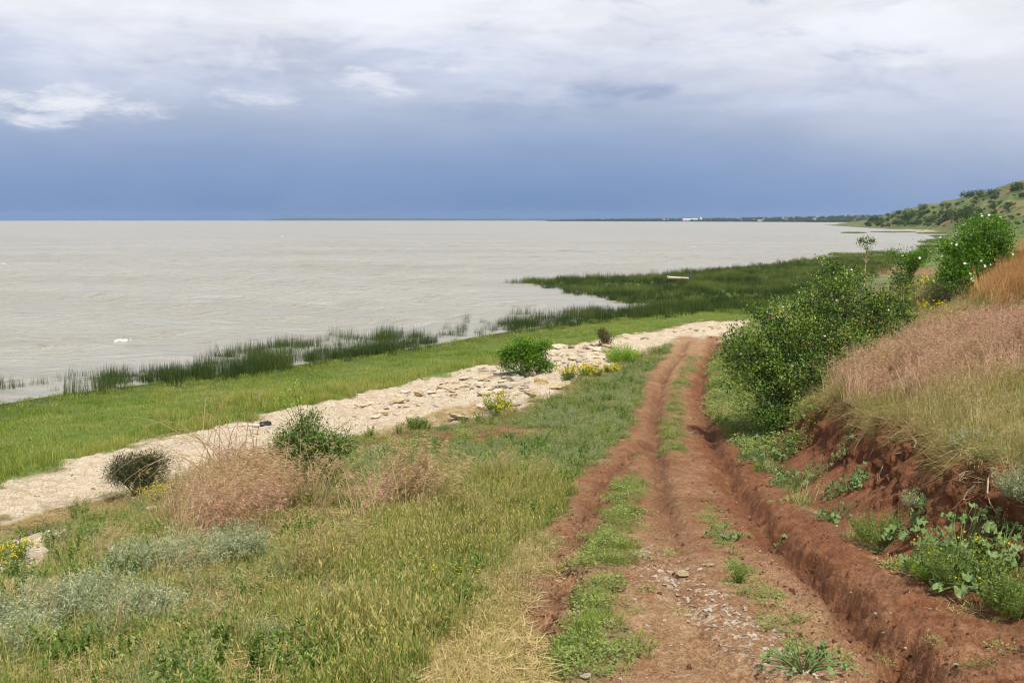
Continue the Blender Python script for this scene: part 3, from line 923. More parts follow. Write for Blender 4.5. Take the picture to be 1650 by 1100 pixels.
def s_herb(n, R, h, L):
    def fn(a, g, i):
        P = disc(g, n, R); P[:, 2] = g.random(n) ** 1.4 * h * (1 - (np.hypot(P[:, 0], P[:, 1]) / R) ** 2 * .6)
        D = P * np.array([1, 1, 0]) / R + rsph(n, g) * .8; D[:, 2] = np.abs(D[:, 2]) * .5
        Nn = np.stack([g.normal(0, .45, n), g.normal(0, .45, n), np.ones(n)], 1)
        LL = L * g.uniform(.5, 1.2, n)
        leaves(a, P, D, Nn, LL, LL * g.uniform(.4, .65, n), g.random(n))
    return fn


def s_feather(nst, R, h0, h1, nl, L, spread=0.35, W=0.2):
    """many upright stems closely set with fine leaves: wormwood, fennel"""
    def fn(a, g, i):
        b = disc(g, nst, R * 0.55); az = np.arctan2(b[:, 1], b[:, 0]) + g.normal(0, .4, nst)
        h = g.uniform(h0, h1, nst); lean = spread * np.hypot(b[:, 0], b[:, 1]) / (R * .55) + g.normal(0, .08, nst)
        v = g.uniform(.2, .8, nst)
        blades(a, b, az, h, lean, 0.1, 0.008, v * .6)
        s = g.random((nst, nl)) ** 0.75
        d = np.stack([np.cos(az), np.sin(az), 0 * az], 1)
        P = b[:, None] + d[:, None] * (lean[:, None] * s + .1 * s * s)[..., None] * h[:, None, None] + np.array([0, 0, 1]) * (s * h[:, None] * (1 - .035 * s))[..., None]
        P = P.reshape(-1, 3); k = len(P)
        D = rsph(k, g); D[:, 2] = np.abs(D[:, 2]) * .8 + .15
        ll = L * g.uniform(.5, 1.2, k) * (1.15 - s.ravel() * .6)
        leaves(a, P, D, rsph(k, g), ll, ll * W, np.clip(np.repeat(v, nl) + g.normal(0, .2, k), 0, 1))
    return fn


def s_flower(n, R, h, head):
    def fn(a, g, i):
        P = disc(g, n, R); P[:, 2] = h * g.uniform(.5, 1.1, n)
        for q in range(4):
            D = np.stack([np.cos(q * 1.57 + P[:, 0] * 50), np.sin(q * 1.57 + P[:, 0] * 50), 0.25 + 0 * P[:, 0]], 1)
            leaves(a, P, D, np.tile([0., 0, 1], (n, 1)), head, head * .8, g.random(n))
    return fn


SRC = {}
SRC['short'] = src(s_grass(.07, .20, 46, .17, .007, .35, .6), 4, 'grass_green', 'short_grass')
SRC['long'] = src(s_grass(.16, .42, 50, .18, .007, .28, .55, 12), 4, 'grass_green', 'long_grass')
SRC['lush'] = src(s_grass(.15, .34, 50, .18, .008, .28, .5), 4, 'grass_lush', 'lush_grass')
SRC['straw'] = src(s_grass(.08, .28, 44, .20, .006, .6, .9, 8), 4, 'straw', 'straw_grass')
SRC['litter'] = src(s_litter(70, .24, .2), 3, 'straw', 'straw_litter')
SRC['hang'] = src(s_grass(.04, .22, 40, .22, .006, 1.8, .6), 3, 'straw', 'hanging_turf')
SRC['brome'] = src(s_brome(.30, .62, 34, .20, .005), 4, 'brome', 'feathery_grass')
SRC['rust'] = src(s_brome(.45, .95, 40, .30, .012), 3, 'rust', 'rust_grass')
SRC['herb'] = src(s_herb(110, .24, .16, .055), 4, 'herb', 'herb')
SRC['weed'] = src(s_feather(9, .22, .16, .40, 34, .065, .45, .42), 4, 'willow_leaf', 'leafy_weed')
SRC['stalk'] = src(s_feather(7, .16, .25, .55, 12, .03, .3, .3), 3, 'cane', 'dry_stalk')
SRC['worm'] = src(s_feather(22, .22, .14, .34, 26, .05), 3, 'wormwood', 'wormwood')
SRC['reed'] = src(s_grass(.5, 1.25, 62, .55, .017, .10, .22), 5, 'reed', 'reeds')
SRC['turf'] = src(s_grass(.06, .16, 60, .36, .016, .5, .6), 3, 'turf', 'turf_grass')
SRC['tuft'] = src(s_grass(.25, .6, 46, .30, .016, .3, .6), 3, 'turf', 'tall_tuft')
SRC['yellow'] = src(s_flower(5, .22, .34, .010), 3, 'yellow', 'yellow_flower')

wpoly = lambda pts: cast(pts, _bz)[:, :2]
R_PINKL = wpoly([(300, 850), (312, 815), (350, 795), (415, 800), (440, 822), (440, 850), (395, 870), (335, 872)])
R_PINKL2 = wpoly([(535, 830), (560, 808), (620, 812), (655, 835), (600, 852)])
R_PINKR = wpoly([(1325, 650), (1380, 615), (1470, 570), (1540, 545), (1650, 520), (1760, 510), (1760, 610), (1650, 615), (1540, 625), (1440, 650), (1380, 662)])
R_RUST = wpoly([(1588, 500), (1595, 470), (1620, 440), (1660, 415), (1760, 400), (1760, 500), (1660, 500)])
R_STRAW = wpoly([(640, 1140), (700, 1060), (770, 970), (820, 900), (880, 845), (880, 900), (862, 960), (850, 1040), (845, 1140)])
R_LONG = wpoly([(480, 1140), (660, 1140), (730, 1030), (800, 930), (900, 835), (930, 790), (860, 760), (720, 760), (620, 800), (560, 870), (520, 940), (600, 990), (520, 1060)])
R_VERGE = wpoly([(560, 722), (700, 700), (800, 688), (860, 662), (930, 630), (1000, 595), (1060, 570), (1090, 545), (1075, 575), (1040, 605), (1025, 650), (1010, 700), (960, 745), (900, 800), (820, 800), (700, 790), (600, 790)])
R_DEBRIS = wpoly([(-100, 885), (0, 845), (100, 818), (180, 800), (260, 790), (250, 812), (160, 832), (60, 850), (0, 866), (-100, 910)])
R_LITT2 = wpoly([(600, 712), (650, 690), (740, 678), (800, 662), (770, 650), (690, 668), (620, 690)])
R_TUFT = wpoly([(130, 735), (260, 672), (400, 640), (520, 622), (660, 618), (600, 632), (500, 650), (400, 676), (270, 706), (150, 738)])


def sample(n, r0, r1, az=33):
    r = rng.uniform(r0, r1, n); a = np.radians(rng.uniform(-az, az, n))
    return r * np.sin(a), r * np.cos(a)


def put_scatter(name, kinds, X, Y, scale, tint, label, tilt=0.12, sink=0.0, z=None, spin=6.283):
    n = len(X)
    if n == 0: return
    Z = ground_z(X, Y) if z is None else z
    P = np.stack([X, Y, Z - sink], -1)
    rot = np.stack([rng.normal(0, tilt, n), rng.normal(0, tilt, n), (rng.random(n) - .5) * spin], -1)
    scatter(name, P, rot, scale, rng.integers(0, len(kinds), n), np.clip(tint, 0, 1), kinds, label)


def build_meadow():
    X, Y = sample(52000, 6.2, 62)
    z, s, t, m = ground_z(X, Y, True)
    bare = np.maximum.reduce([m['road'] * (1 - m['strip']), m['beach'], m['bank']])
    n1 = fbm(X, Y, 0.45, 3, 201); n2 = fbm(X, Y, 1.6, 3, 202); u = rng.random(len(X))
    r = np.hypot(X, Y)
    turf = poly_sd(X, Y, TURF) > 0
    inp = lambda R, j=0.6: poly_sd(X, Y, R) + n2 * j > 0
    ok = (bare < 0.4) & (z > 0.12) & ~turf
    xt = np.interp(Y, TOPE[:, 0], TOPE[:, 1])
    hill = ok & (X > xt - 0.1)
    strip = (m['strip'] > 0.3) & (m['beach'] < .3)
    left = ok & ~hill & (m['road'] < .5)
    pinkL = left & (np.maximum(poly_sd(X, Y, R_PINKL), poly_sd(X, Y, R_PINKL2)) + n2 * 2.4 + n1 * 1.0 > 0.1); pinkR = hill & (poly_sd(X, Y, R_PINKR) + n2 * 2.5 + n1 * 2.5 > 0); rust = hill & inp(R_RUST, 2.0)
    straw = left & inp(R_STRAW); long_ = left & inp(R_LONG) & ~straw; verge = left & inp(R_VERGE) & ~long_
    redp = left & inp(R_REDP, .8); debris = inp(R_DEBRIS) | inp(R_LITT2)
    verge &= ~redp
    rest = left & ~(pinkL | straw | long_ | verge | redp | debris)
    barep = rest & (fbm(X, Y, .55, 4, 207) * 1.6 + n2 * .8 < -.02) & (r < 18)
    rest &= ~barep
    # --- feathery pink grass
    q = pinkL & (u < .15 + 3.2 * n2)
    q2 = pinkR & (u < .17 + 2.2 * n2)
    w = (hill & ~pinkR & ~rust & (u < .07)) | (rest & (n1 > .12) & (u < .05) & (r > 9)) | (left & (r < 24) & (r > 9) & (u > .99))
    k = q | q2 | w
    put_scatter('feathery_grass', SRC['brome'], X[k], Y[k], (rng.uniform(.7, 1.15, k.sum()) * np.where(pinkL[k], 1.5, np.where(pinkR[k], 1.25, .9)) * np.clip(1 + 1.6 * n2[k], .6, 1.4)), np.where(w[k], .9, np.where(pinkR[k], .0, .12) + n2[k] * 2.2 + rng.normal(0, .25, k.sum())), 'pinkish feathery brome grass on the slopes', .15, spin=1.6)
    k = rust & (u < .5)
    put_scatter('rust_grass', SRC['rust'], X[k], Y[k], rng.uniform(.7, 1.2, k.sum()), rng.random(k.sum()), 'tall rust coloured dry grass on the hillside', .16, spin=2.5)
    # --- long green grass
    k = (long_ & (u < .75)) | (verge & (u > .72) & (u < .8)) | (rest & (u < .13 + .7 * np.maximum(n1, 0))) | (pinkL & (u > .45)) | (hill & ~pinkR & (u < .22)) | (hill & pinkR & (u > .62))
    put_scatter('meadow_grass', SRC['long'], X[k], Y[k], rng.uniform(.6, 1.15, k.sum()) * np.where(hill[k], .85, 1) * np.where(rest[k], .75, 1) * np.where(verge[k], .7, 1) * np.clip(1 + 1.8 * n2[k], .5, 1.45), np.where(hill[k], .5, .10) + n2[k] * 1.1 + rng.normal(0, .15, k.sum()), 'long green and yellowing meadow grass', .12)
    # --- short grass nearly everywhere
    k = (rest & (u > .30) & (u < .62) & (n2 > -.08)) | (hill & ~rust & (u > .3) & (u < .85)) | (long_ & (u > .75)) | (verge & (u > .55) & (u < .72)) | (barep & (u > .80)) | (straw & (u < .35))
    put_scatter('short_grass', SRC['short'], X[k], Y[k], rng.uniform(.7, 1.3, k.sum()), np.where(hill[k], .55, .12) + n2[k] * 1.4 + n1[k] * .8 + .5 * straw[k] + rng.normal(0, .15, k.sum()), 'short patchy grass over the dry ground', .15)
    # --- straw
    k = (straw & (u < .2)) | (rest & (u > .66) & (u < .74)) | (hill & (u > .85) & ~rust) | (long_ & (u > .9))
    put_scatter('straw_grass', SRC['straw'], X[k], Y[k], rng.uniform(.4, .8, k.sum()) * np.where(straw[k], .6, 1) * np.interp(r[k], [6, 11], [.55, 1]), np.where(straw[k], .15, .3) + rng.normal(0, .25, k.sum()), 'dry yellow straw grass beside the track', .2)
    k = (straw & (u > .5)) | (debris & (u < .9)) | (rest & (u > .80) & (u < .9)) | (barep & (u < .35))
    put_scatter('straw_litter', SRC['litter'], X[k], Y[k], rng.uniform(.7, 1.2, k.sum()), 0 * rng.random(k.sum()), 'matted straw and reed litter lying on the ground', .15)
    # --- broad-leaved herbs on the verge and between the wheel tracks
    k = (verge & (u < .50)) | (redp & (u < .22)) | (strip & (u < .34 + 1.2 * n2)) | (rest & (n2 > -.02) & (u > .80)) | (long_ & (n1 > .0) & (u > .93)) | (rest & (r > 14) & (X < -4) & (u > .75))
    put_scatter('low_herbs', SRC['herb'], X[k], Y[k], rng.uniform(.55, 1.15, k.sum()) * np.where(strip[k], .7, 1), .35 + n2[k] * 1.2 + rng.normal(0, .2, k.sum()), 'low broad leaved herbs along the track verge', .12)
    k = (strip & (u > .62) & (u < .84 + .5 * n2))
    put_scatter('track_grass', SRC['lush'], X[k], Y[k], rng.uniform(.35, .7, k.sum()), .4 + n2[k] + rng.normal(0, .25, k.sum()), 'grass growing between the wheel tracks', .3)
    k = (verge & (u > .8)) | (rest & (n2 > .06) & (u > .58) & (u < .66)) | (hill & (n2 > .15) & (u < .02))
    put_scatter('grey_herbs', SRC['worm'], X[k], Y[k], rng.uniform(.6, 1.1, k.sum()), rng.random(k.sum()), 'small grey green wormwood scattered in the grass', .1)
    k = (long_ & (u > .96)) | (hill & ~pinkR & (r < 24) & (u > .955)) | (pinkR & (u > .985))
    put_scatter('yellow_flowers', SRC['yellow'], X[k], Y[k], rng.uniform(.8, 1.3, k.sum()), rng.random(k.sum()), 'tiny yellow flowers dotted through the grass', .1)
    # leafy weeds and dry stalks that break up the grass
    n5 = fbm(X, Y, .9, 3, 221)
    k = ((rest | long_ | barep) & (n5 > .04) & (u > .40) & (u < .47)) | (verge & (n5 > -.05) & (u > .3) & (u < .40)) | (pinkL & (u > .3) & (u < .42)) | (hill & (n5 > .12) & (u > .5) & (u < .53))
    put_scatter('leafy_weeds', SRC['weed'], X[k], Y[k], rng.uniform(.5, 1.15, k.sum()), 0 * X[k], 'dark leafy weeds standing in the meadow grass', .12)
    k = ((rest | pinkL) & (u > .50) & (u < .53)) | (hill & (u > .56) & (u < .575)) | (long_ & (u > .5) & (u < .51))
    put_scatter('dry_stalks', SRC['stalk'], X[k], Y[k], rng.uniform(.6, 1.1, k.sum()), 0 * X[k], 'thin dry brown stalks in the meadow', .15)
    # tufts on the hump between the wheel track and the deep rut
    HUMP = cast([(1135, 800), (1160, 850), (1185, 905), (1215, 945), (1255, 990), (1290, 1060)], _bz)[:, :2]
    d_ = seg_dist(X, Y, HUMP)[0]
    k = (m['road'] > .4) & (((d_ < .22 + .5 * n2) & (u < .30)) | ((u > .985) & (n2 > .05)))
    put_scatter('track_tufts', SRC['herb'], X[k], Y[k], rng.uniform(.25, .6, k.sum()), .4 + n2[k], 'small green tufts on the hump of the track', .2)
    # turf and rootlets hanging over the lip of the bank
    yb = rng.uniform(9, 27, 420); xb = np.interp(yb, TOPE[:, 0], TOPE[:, 1]) + fbm(np.interp(yb, TOPE[:, 0], TOPE[:, 1]), yb, .9, 4, 5) * 1.1 + rng.normal(-.04, .08, 420)
    P = np.stack([xb, yb, ground_z(xb, yb) + .02], -1)
    scatter('hanging_turf', P, np.stack([rng.normal(0, .3, 420), rng.uniform(-1.9, -1.0, 420), rng.normal(0, .5, 420)], -1), rng.uniform(.5, 1.3, 420), rng.integers(0, 3, 420), rng.random(420) * .5, SRC['hang'], 'dry turf and rootlets hanging over the bank lip')
    # far side of the near slope, and the bank foot beyond the rose bush
    X, Y = sample(26000, 24, 75, 33)
    z, s, t, m = ground_z(X, Y, True)
    xf = np.interp(Y, FOOT[:, 0], FOOT[:, 1])
    u = rng.random(len(X)); n2 = fbm(X, Y, 1.0, 3, 203)
    k = (X > xf - .3) & (t < .999) & (m['road'] < .4) & (m['beach'] < .4) & (poly_sd(X, Y, TURF) < 0) & (u < .9)
    put_scatter('bank_herbs', SRC['herb'], X[k], Y[k], rng.uniform(.8, 1.7, k.sum()), .3 + n2[k] * 1.2, 'green herbs covering the bank below the rose bush', .2)


def build_shore():
    # turf
    X, Y = sample(15000, 24, 90)
    z = ground_z(X, Y); sdt = poly_sd(X, Y, TURF); n2 = fbm(X, Y, .5, 3, 211)
    m = masks(X, Y, 0 * X, 0 * X)
    k = (sdt + n2 > 0) & (m['beach'] < .4) & (z > -0.02)
    put_scatter('turf_grass', SRC['turf'], X[k], Y[k], rng.uniform(.7, 1.3, k.sum()), .35 + n2[k] * 1.6, 'short green turf of the lake shore', .1)
    X, Y = sample(16000, 22, 62)
    z = ground_z(X, Y); n2 = fbm(X, Y, .6, 3, 212); u = rng.random(len(X))
    m = masks(X, Y, 0 * X, 0 * X)
    edge = seg_dist(X, Y, BEACH[-14:])[0]
    k = ((poly_sd(X, Y, R_TUFT) + n2 * 3 > 0) & (u < .8) | ((edge < 1.8) & (u < .35))) & (m['beach'] < .6) & (z > .1)
    put_scatter('tall_tufts', SRC['tuft'], X[k], Y[k], rng.uniform(.5, 1.0, k.sum()), np.where(n2[k] > .02, .95, .4) + rng.normal(0, .2, k.sum()), 'taller yellow green grass along the beach edge', .12)
    # reeds: dense belts standing in the shallows and the wide marsh
    belt = [(-60, 632), (60, 618), (165, 604), (300, 592), (350, 570), (480, 548), (640, 536), (760, 528), (790, 522), (900, 512), (1060, 494)]
    wl = lambda pts: at_h(np.array([p[0] for p in pts], float), np.array([p[1] for p in pts], float), np.full(len(pts), CAMZ))[:, :2]
    B1 = wl([(-80, 640), (0, 632), (130, 622), (165, 628), (330, 612), (480, 591), (600, 573), (690, 557), (700, 552), (640, 553), (560, 560), (470, 573), (350, 586), (165, 606), (100, 612), (0, 622), (-80, 630)])
    B2 = wl([(352, 578), (480, 565), (600, 553), (720, 545), (760, 538), (700, 538), (600, 541), (480, 553), (360, 568)])
    B3 = wl([(790, 534), (950, 519), (1060, 512), (1200, 505), (1210, 496), (1060, 495), (950, 504), (800, 520)])
    M = wl([(840, 455), (900, 467), (960, 480), (1000, 486), (1065, 491), (1065, 500), (1200, 506), (1330, 470), (1420, 436), (1450, 412), (1330, 416), (1260, 425), (1180, 433), (1105, 440.5), (1080, 444), (1000, 448), (905, 451)])
    X, Y = sample(80000, 38, 235)
    n2 = fbm(X, Y, .22, 3, 213); n3 = fbm(X * .5, Y, .9, 3, 214); u = rng.random(len(X)); r = np.hypot(X, Y)
    d1 = poly_sd(X, Y, B1) + n3 * 3; d2 = poly_sd(X, Y, B2) + n3 * 3; d3 = poly_sd(X, Y, B3) + n3 * 4; dm = poly_sd(X, Y, M) + n3 * 6
    px_ = CX + FPX * X / Y
    k = ((d1 > 0) & (u < np.where(px_ < 165, .25, 1.0 + .6 * n3))) | ((d2 > 0) & (u < .25 + .3 * (n2 > 0))) | ((d3 > 0) & (u < .75 + .8 * n3)) | ((dm > 0) & (u < .85 + 1.0 * n3))
    # loose stems ahead of the belts
    k |= (((d1 > -1.6) & (d1 < 0)) | ((d3 > -3.5) & (d3 < 0)) | ((dm > -2) & (dm < 0))) & (u < .10)
    z = np.maximum(ground_z(X[k], Y[k]), -0.25)
    tint = np.where(dm[k] > 0, .02 + 3.0 * n2[k] + 1.2 * n3[k] + .45 * sstep(125, 210, r[k]), .08 + n2[k] * .8 + n3[k] * .8 + rng.normal(0, .15, k.sum()))
    put_scatter('reeds', SRC['reed'], X[k], Y[k], rng.uniform(.5, .95, k.sum()) * np.clip(1 + n3[k] * 1.0 + n2[k], .55, 1.3) * np.where(dm[k] > 0, .75, 1) * np.interp(r[k], [40, 230], [1, 1.1]), tint, 'dark green reeds in the shallows and marsh', .05, z=z)
    # reed islets far along the bay
    for q, (x0, x1, yy) in enumerate([(1405, 1472, 374.3), (1482, 1525, 376.5), (1505, 1530, 381), (1486, 1524, 391), (1500, 1524, 388), (1484, 1530, 398.5), (1338, 1402, 411.5), (1400, 1440, 408.5), (1360, 1390, 375.5)]):
        a = at_h(np.array([x0, x1], float), np.array([yy, yy], float), np.array([8., 8.]))
        n = 90
        f = rng.random(n); p = a[0] + (a[1] - a[0]) * f[:, None] + rng.normal(0, .012, (n, 1)) * a[0, 1] * np.array([.2, 1, 0]) * (.3 + np.sin(f * 3.14))[:, None]
        if q == 0:
            PX, PY = p[:, 0], p[:, 1]
        else:
            PX = np.r_[PX, p[:, 0]]; PY = np.r_[PY, p[:, 1]]
    sc = np.stack([np.hypot(PX, PY) / 160] * 2 + [np.full(len(PX), .8)], -1).clip(.7, 5)
    put_scatter('reed_islets', SRC['reed'], PX, PY, sc, .8 + 0 * PX, 'narrow reed islets far along the bay', .04, z=0 * PX - .1)


build_meadow()
build_shore()
# ------------------------------------------------------------------ shrubs and other single plants
def plant(name, loc, label, cat, parts, group=None, rz=0.0):
    e = empty(name, loc, rz)
    tag(e, label, cat, group)
    for nm, acc, mat in parts:
        if acc.n:
            link(nm, acc.mesh(nm, MAT[mat]), e)
    return e


def curve_pts(a, b, sag, n=5, g=rng):
    a = np.asarray(a, float); b = np.asarray(b, float)
    m = (a + b) / 2 + np.array([0, 0, 1]) * sag + g.normal(0, .06, 3) * np.linalg.norm(b - a)
    t = np.linspace(0, 1, n)[:, None]
    return (1 - t) ** 2 * a + 2 * t * (1 - t) * m + t * t * b


def shrub(name, base, lobes, label, cat='shrub', nclust=400, per=20, L=.05, W=.5, spread=.14, leaf='rose_leaf', flowers=0, fmat='petal', fsize=.05, shell=.4, seed=1, droop=0.1, stems=6, stem_r=.03, floor=True, twig_mat='bark', extra=None, vbias=0.0, shoots=0):
    """lobes: (centre xyz, (rx, ry, rz)) in world; base world xyz"""
    g = np.random.default_rng(seed)
    base = np.asarray(base, float)
    C = np.array([l[0] for l in lobes], float) - base; R = np.array([l[1] for l in lobes], float)
    wgt = (R[:, 0] * R[:, 2]) ** 0.9; wgt = wgt / wgt.sum()
    k = g.choice(len(C), nclust, p=wgt)
    d = rsph(nclust, g); rad = g.random(nclust) ** shell
    # uneven outline: bulges that depend on direction
    wob = 1 + .28 * np.sin(d[:, 0] * 4.1 + k) * np.cos(d[:, 2] * 5.3 + 2 * k) + g.normal(0, .06, nclust)
    P = C[k] + d * R[k] * (rad * wob)[:, None]
    if floor:
        gzv = ground_z(P[:, 0] + base[0], P[:, 1] + base[1]) - base[2]
        keep = P[:, 2] > gzv + .08
        P, d, k, rad = P[keep], d[keep], k[keep], rad[keep]
    nc = len(P)
    twg = Acc(); fol = Acc(); flo = Acc()
    hubs = [curve_pts([g.normal(0, .12), g.normal(0, .12), -.05], c - R[q] * [0, 0, .25], .25, 6, g) for q, c in enumerate(C)]
    for q, h in enumerate(hubs):
        tube(twg, h, stem_r, stem_r * .45, .3, 6)
    for _ in range(stems):
        q = g.integers(len(C))
        tube(twg, curve_pts([g.normal(0, .2), g.normal(0, .2), -.05], C[q] + rsph(1, g)[0] * R[q] * .6, .3, 5, g), stem_r * .6, stem_r * .2, .4, 5)
    for _ in range(shoots):
        i = g.integers(nc)
        if rad[i] < .7 or d[i, 2] < -.2: continue
        e = P[i] + unit(d[i] + np.array([0, 0, .5]) + g.normal(0, .35, 3)) * g.uniform(.2, .6)
        cp = curve_pts(P[i] - d[i] * .3, e, .06, 6, g); tube(twg, cp, .007, .003, .6, 3)
        m_ = 14; f_ = g.random(m_); Q_ = np.stack([np.interp(f_, np.linspace(0, 1, 6), cp[:, a_]) for a_ in range(3)], 1)
        l_ = L * g.uniform(.6, 1.2, m_); leaves(fol, Q_, rsph(m_, g) + d[i] * .5, rsph(m_, g) + [0, 0, .9], l_, l_ * W, np.clip(g.normal(.75, .15, m_), 0, 1))
    step = max(1, nc // 260)
    for i in range(0, nc, step):
        h = hubs[k[i]]
        tube(twg, curve_pts(h[g.integers(2, 6)], P[i], .05, 4, g), .009, .003, .6, 3)
    n = nc * per
    Q = np.repeat(P, per, 0); dd = np.repeat(d, per, 0)
    off = g.normal(0, spread, (n, 3)) * np.array([1, 1, .75])
    pos_ = Q + off
    out = unit(dd * .6 + off / spread * .5 + np.array([0, 0, .15]))
    D = out + g.normal(0, .6, (n, 3)) - np.array([0, 0, droop])
    Nn = np.array([0, 0, 1.]) * .9 + out * .6 + g.normal(0, .5, (n, 3))
    LL = L * g.uniform(.6, 1.25, n)
    v = np.clip(.40 + .22 * np.repeat(g.normal(0, 1, nc), per) + .22 * np.repeat((rad - .7) * 1.6 * (d[:, 2] + .4), per) + g.normal(0, .14, n) + vbias, 0, 1)  # outer upward leaves lighter: young growth, and a sunlit top painted into colour
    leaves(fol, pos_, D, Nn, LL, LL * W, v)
    if flowers:
        sel = np.where(rad > .75)[0]
        sel = sel[d[sel, 2] > -.3]
        sel = g.choice(sel, min(flowers, len(sel)), replace=False)
        fp = P[sel] + unit(d[sel]) * spread * 1.3
        fn = unit(d[sel] + np.array([0, -.35, .35]) + g.normal(0, .3, (len(sel), 3)))
        t1 = unit(np.cross(fn, np.array([.3, .2, .9]))); t2 = np.cross(fn, t1)
        fv = g.random(len(sel))
        for p in range(5):
            a = p * 1.2566
            leaves(flo, fp, t1 * math.cos(a) + t2 * math.sin(a) + fn * .3, fn, fsize * .62, fsize * .62, fv, .1, .62)
    parts = [('branches', twg, twig_mat), ('foliage', fol, leaf), ('blossoms', flo, fmat)]
    if extra: parts += extra
    return plant(name, base, label, cat, parts)


def lobes_px(lst, k=1.0, depth=0.85):
    r = []
    for (px, py, dist, rx, ry) in lst:
        c = at_d(px, py, dist); m = dist / FPX
        r.append((c, (rx * m * k, (rx + ry) / 2 * m * depth * k, ry * m * k)))
    return r


def on_ground(x, y, dz=0.0):
    return np.array([x, y, gz(x, y) + dz])


def base_under(lobes, toward=0.0):
    c = np.mean([l[0] for l in lobes], 0)
    return on_ground(c[0], c[1])


lb = lobes_px([(1212, 580, 27.6, 46, 52), (1258, 540, 28.2, 52, 56), (1310, 510, 29.2, 52, 52), (1352, 480, 30, 46, 46), (1400, 500, 30.6, 46, 44), (1440, 497, 31, 34, 36), (1236, 632, 27.0, 48, 50),
               (1290, 600, 27.3, 62, 66), (1350, 560, 28.4, 58, 54), (1410, 545, 29.6, 44, 36), (1335, 440, 31, 22, 22), (1262, 680, 26.4, 42, 30), (1185, 560, 28.5, 22, 34), (1365, 447, 31, 26, 22), (1448, 455, 31.6, 20, 20), (1225, 500, 29, 16, 12)], 1.0, 1.0)
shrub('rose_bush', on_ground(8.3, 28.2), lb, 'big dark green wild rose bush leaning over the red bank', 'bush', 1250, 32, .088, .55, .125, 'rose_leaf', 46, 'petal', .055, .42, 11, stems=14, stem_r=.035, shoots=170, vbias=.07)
lb = lobes_px([(1588, 378, 36, 42, 30), (1556, 415, 35.5, 38, 40), (1600, 420, 36.5, 38, 44), (1570, 462, 35, 50, 32), (1535, 450, 35, 26, 36), (1530, 395, 36, 16, 14)], 1.0, 1.0)
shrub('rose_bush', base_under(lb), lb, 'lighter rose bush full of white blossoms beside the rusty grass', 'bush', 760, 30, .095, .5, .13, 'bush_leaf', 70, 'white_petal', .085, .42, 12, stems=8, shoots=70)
lb = lobes_px([(1520, 478, 33.5, 32, 24), (1555, 490, 33, 34, 24)], 1.0, 1.0)
shrub('rose_bush', base_under(lb), lb, 'low olive green bush at the foot of the white blossoming rose', 'bush', 330, 20, .06, .45, .15, 'dark_leaf', 0, seed=13, vbias=.25)
lb = lobes_px([(1472, 420, 41, 24, 16), (1488, 408, 41.5, 14, 14), (1440, 408, 41, 12, 5)], 1.0, 1.0)
shrub('rose_bush', base_under(lb), lb, 'small green bush with arching twig between the two rose bushes', 'bush', 260, 18, .07, .5, .13, 'bush_leaf', 6, 'petal', .1, .5, 14, stems=3)


def sapling():
    top = at_d(1396, 392, 40); b = on_ground(top[0] - .05, top[1])
    g = np.random.default_rng(3)
    tr = Acc(); fo = Acc(); fl = Acc()
    p = top - b
    trunk = np.array([[0, 0, -.1], [.02, 0, p[2] * .4], [.06, 0, p[2] * .75], [p[0], p[1], p[2]]])
    tube(tr, trunk, .035, .012, .5, 6)
    for (dx, dz, rr, n) in [(-.15, .05, .16, 14), (.22, .1, .15, 14), (.02, .12, .16, 14), (.02, -.2, .13, 9), (.26, -.55, .1, 6), (-.28, .12, .08, 6)]:
        c = p + np.array([dx, g.normal(0, .1), dz])
        tube(tr, curve_pts(trunk[2], c, .05, 4, g), .01, .004, .5, 3)
        P = c + g.normal(0, rr * .6, (n * 7, 3))
        LL = .085 * g.uniform(.6, 1.2, len(P))
        leaves(fo, P, rsph(len(P), g), g.normal(0, .5, (len(P), 3)) + [0, -.3, 1], LL, LL * .55, np.clip(g.normal(.4, .25, len(P)), 0, 1))
        if n > 9:
            leaves(fl, c[None] + [[.1, -.1, .1]], np.array([[0, 0, 1.]]), np.array([[0, -1., .2]]), .1, .1, .6)
    plant('rose_sapling', b, 'thin upright sapling with small leafy top against the water', 'sapling', [('trunk', tr, 'root'), ('crown', fo, 'rose_leaf'), ('blossoms', fl, 'petal')])


sapling()
lb = lobes_px([(848, 575, 46, 36, 24), (822, 570, 46, 15, 14), (876, 590, 46, 14, 16), (845, 556, 46, 16, 9), (876, 556, 46, 9, 8), (815, 590, 46, 8, 6)], 1.0, .9)
shrub('leafy_bush', on_ground(lb[0][0][0], lb[0][0][1]), lb, 'round bright green leafy bush growing among the boulders', 'bush', 430, 18, .11, .5, .14, 'bush_leaf', 0, seed=15, shell=.5, shoots=24)
lb = lobes_px([(490, 715, 20.3, 46, 36), (525, 730, 20.2, 36, 38), (460, 730, 20.3, 22, 36), (505, 765, 20, 40, 30), (498, 680, 20.5, 16, 16), (552, 712, 20.4, 14, 14)], 1.0, 1.0)
_ex = Acc(); _g = np.random.default_rng(16)
_b = on_ground(lb[0][0][0] + .1, lb[0][0][1])
for (px, py) in [(472, 618), (452, 648), (468, 655), (482, 640), (560, 680)]:
    e = at_d(px, py, 20.4) - _b
    cp = curve_pts([0, 0, .6], e, .15, 6, _g); tube(_ex, cp, .012, .004, .5, 4)
_sh = Acc()
for (px, py, n) in [(472, 618, 40), (462, 640, 60), (474, 655, 60), (450, 650, 30), (560, 682, 24), (485, 668, 50)]:
    P = at_d(px, py, 20.4) - _b + _g.normal(0, 1, (n, 3)) * [.07, .07, .13]
    LL = .065 * _g.uniform(.6, 1.2, n)
    leaves(_sh, P, rsph(n, _g) + [0, 0, .5], rsph(n, _g) + [0, 0, .6], LL, LL * .33, _g.uniform(.6, 1, n))
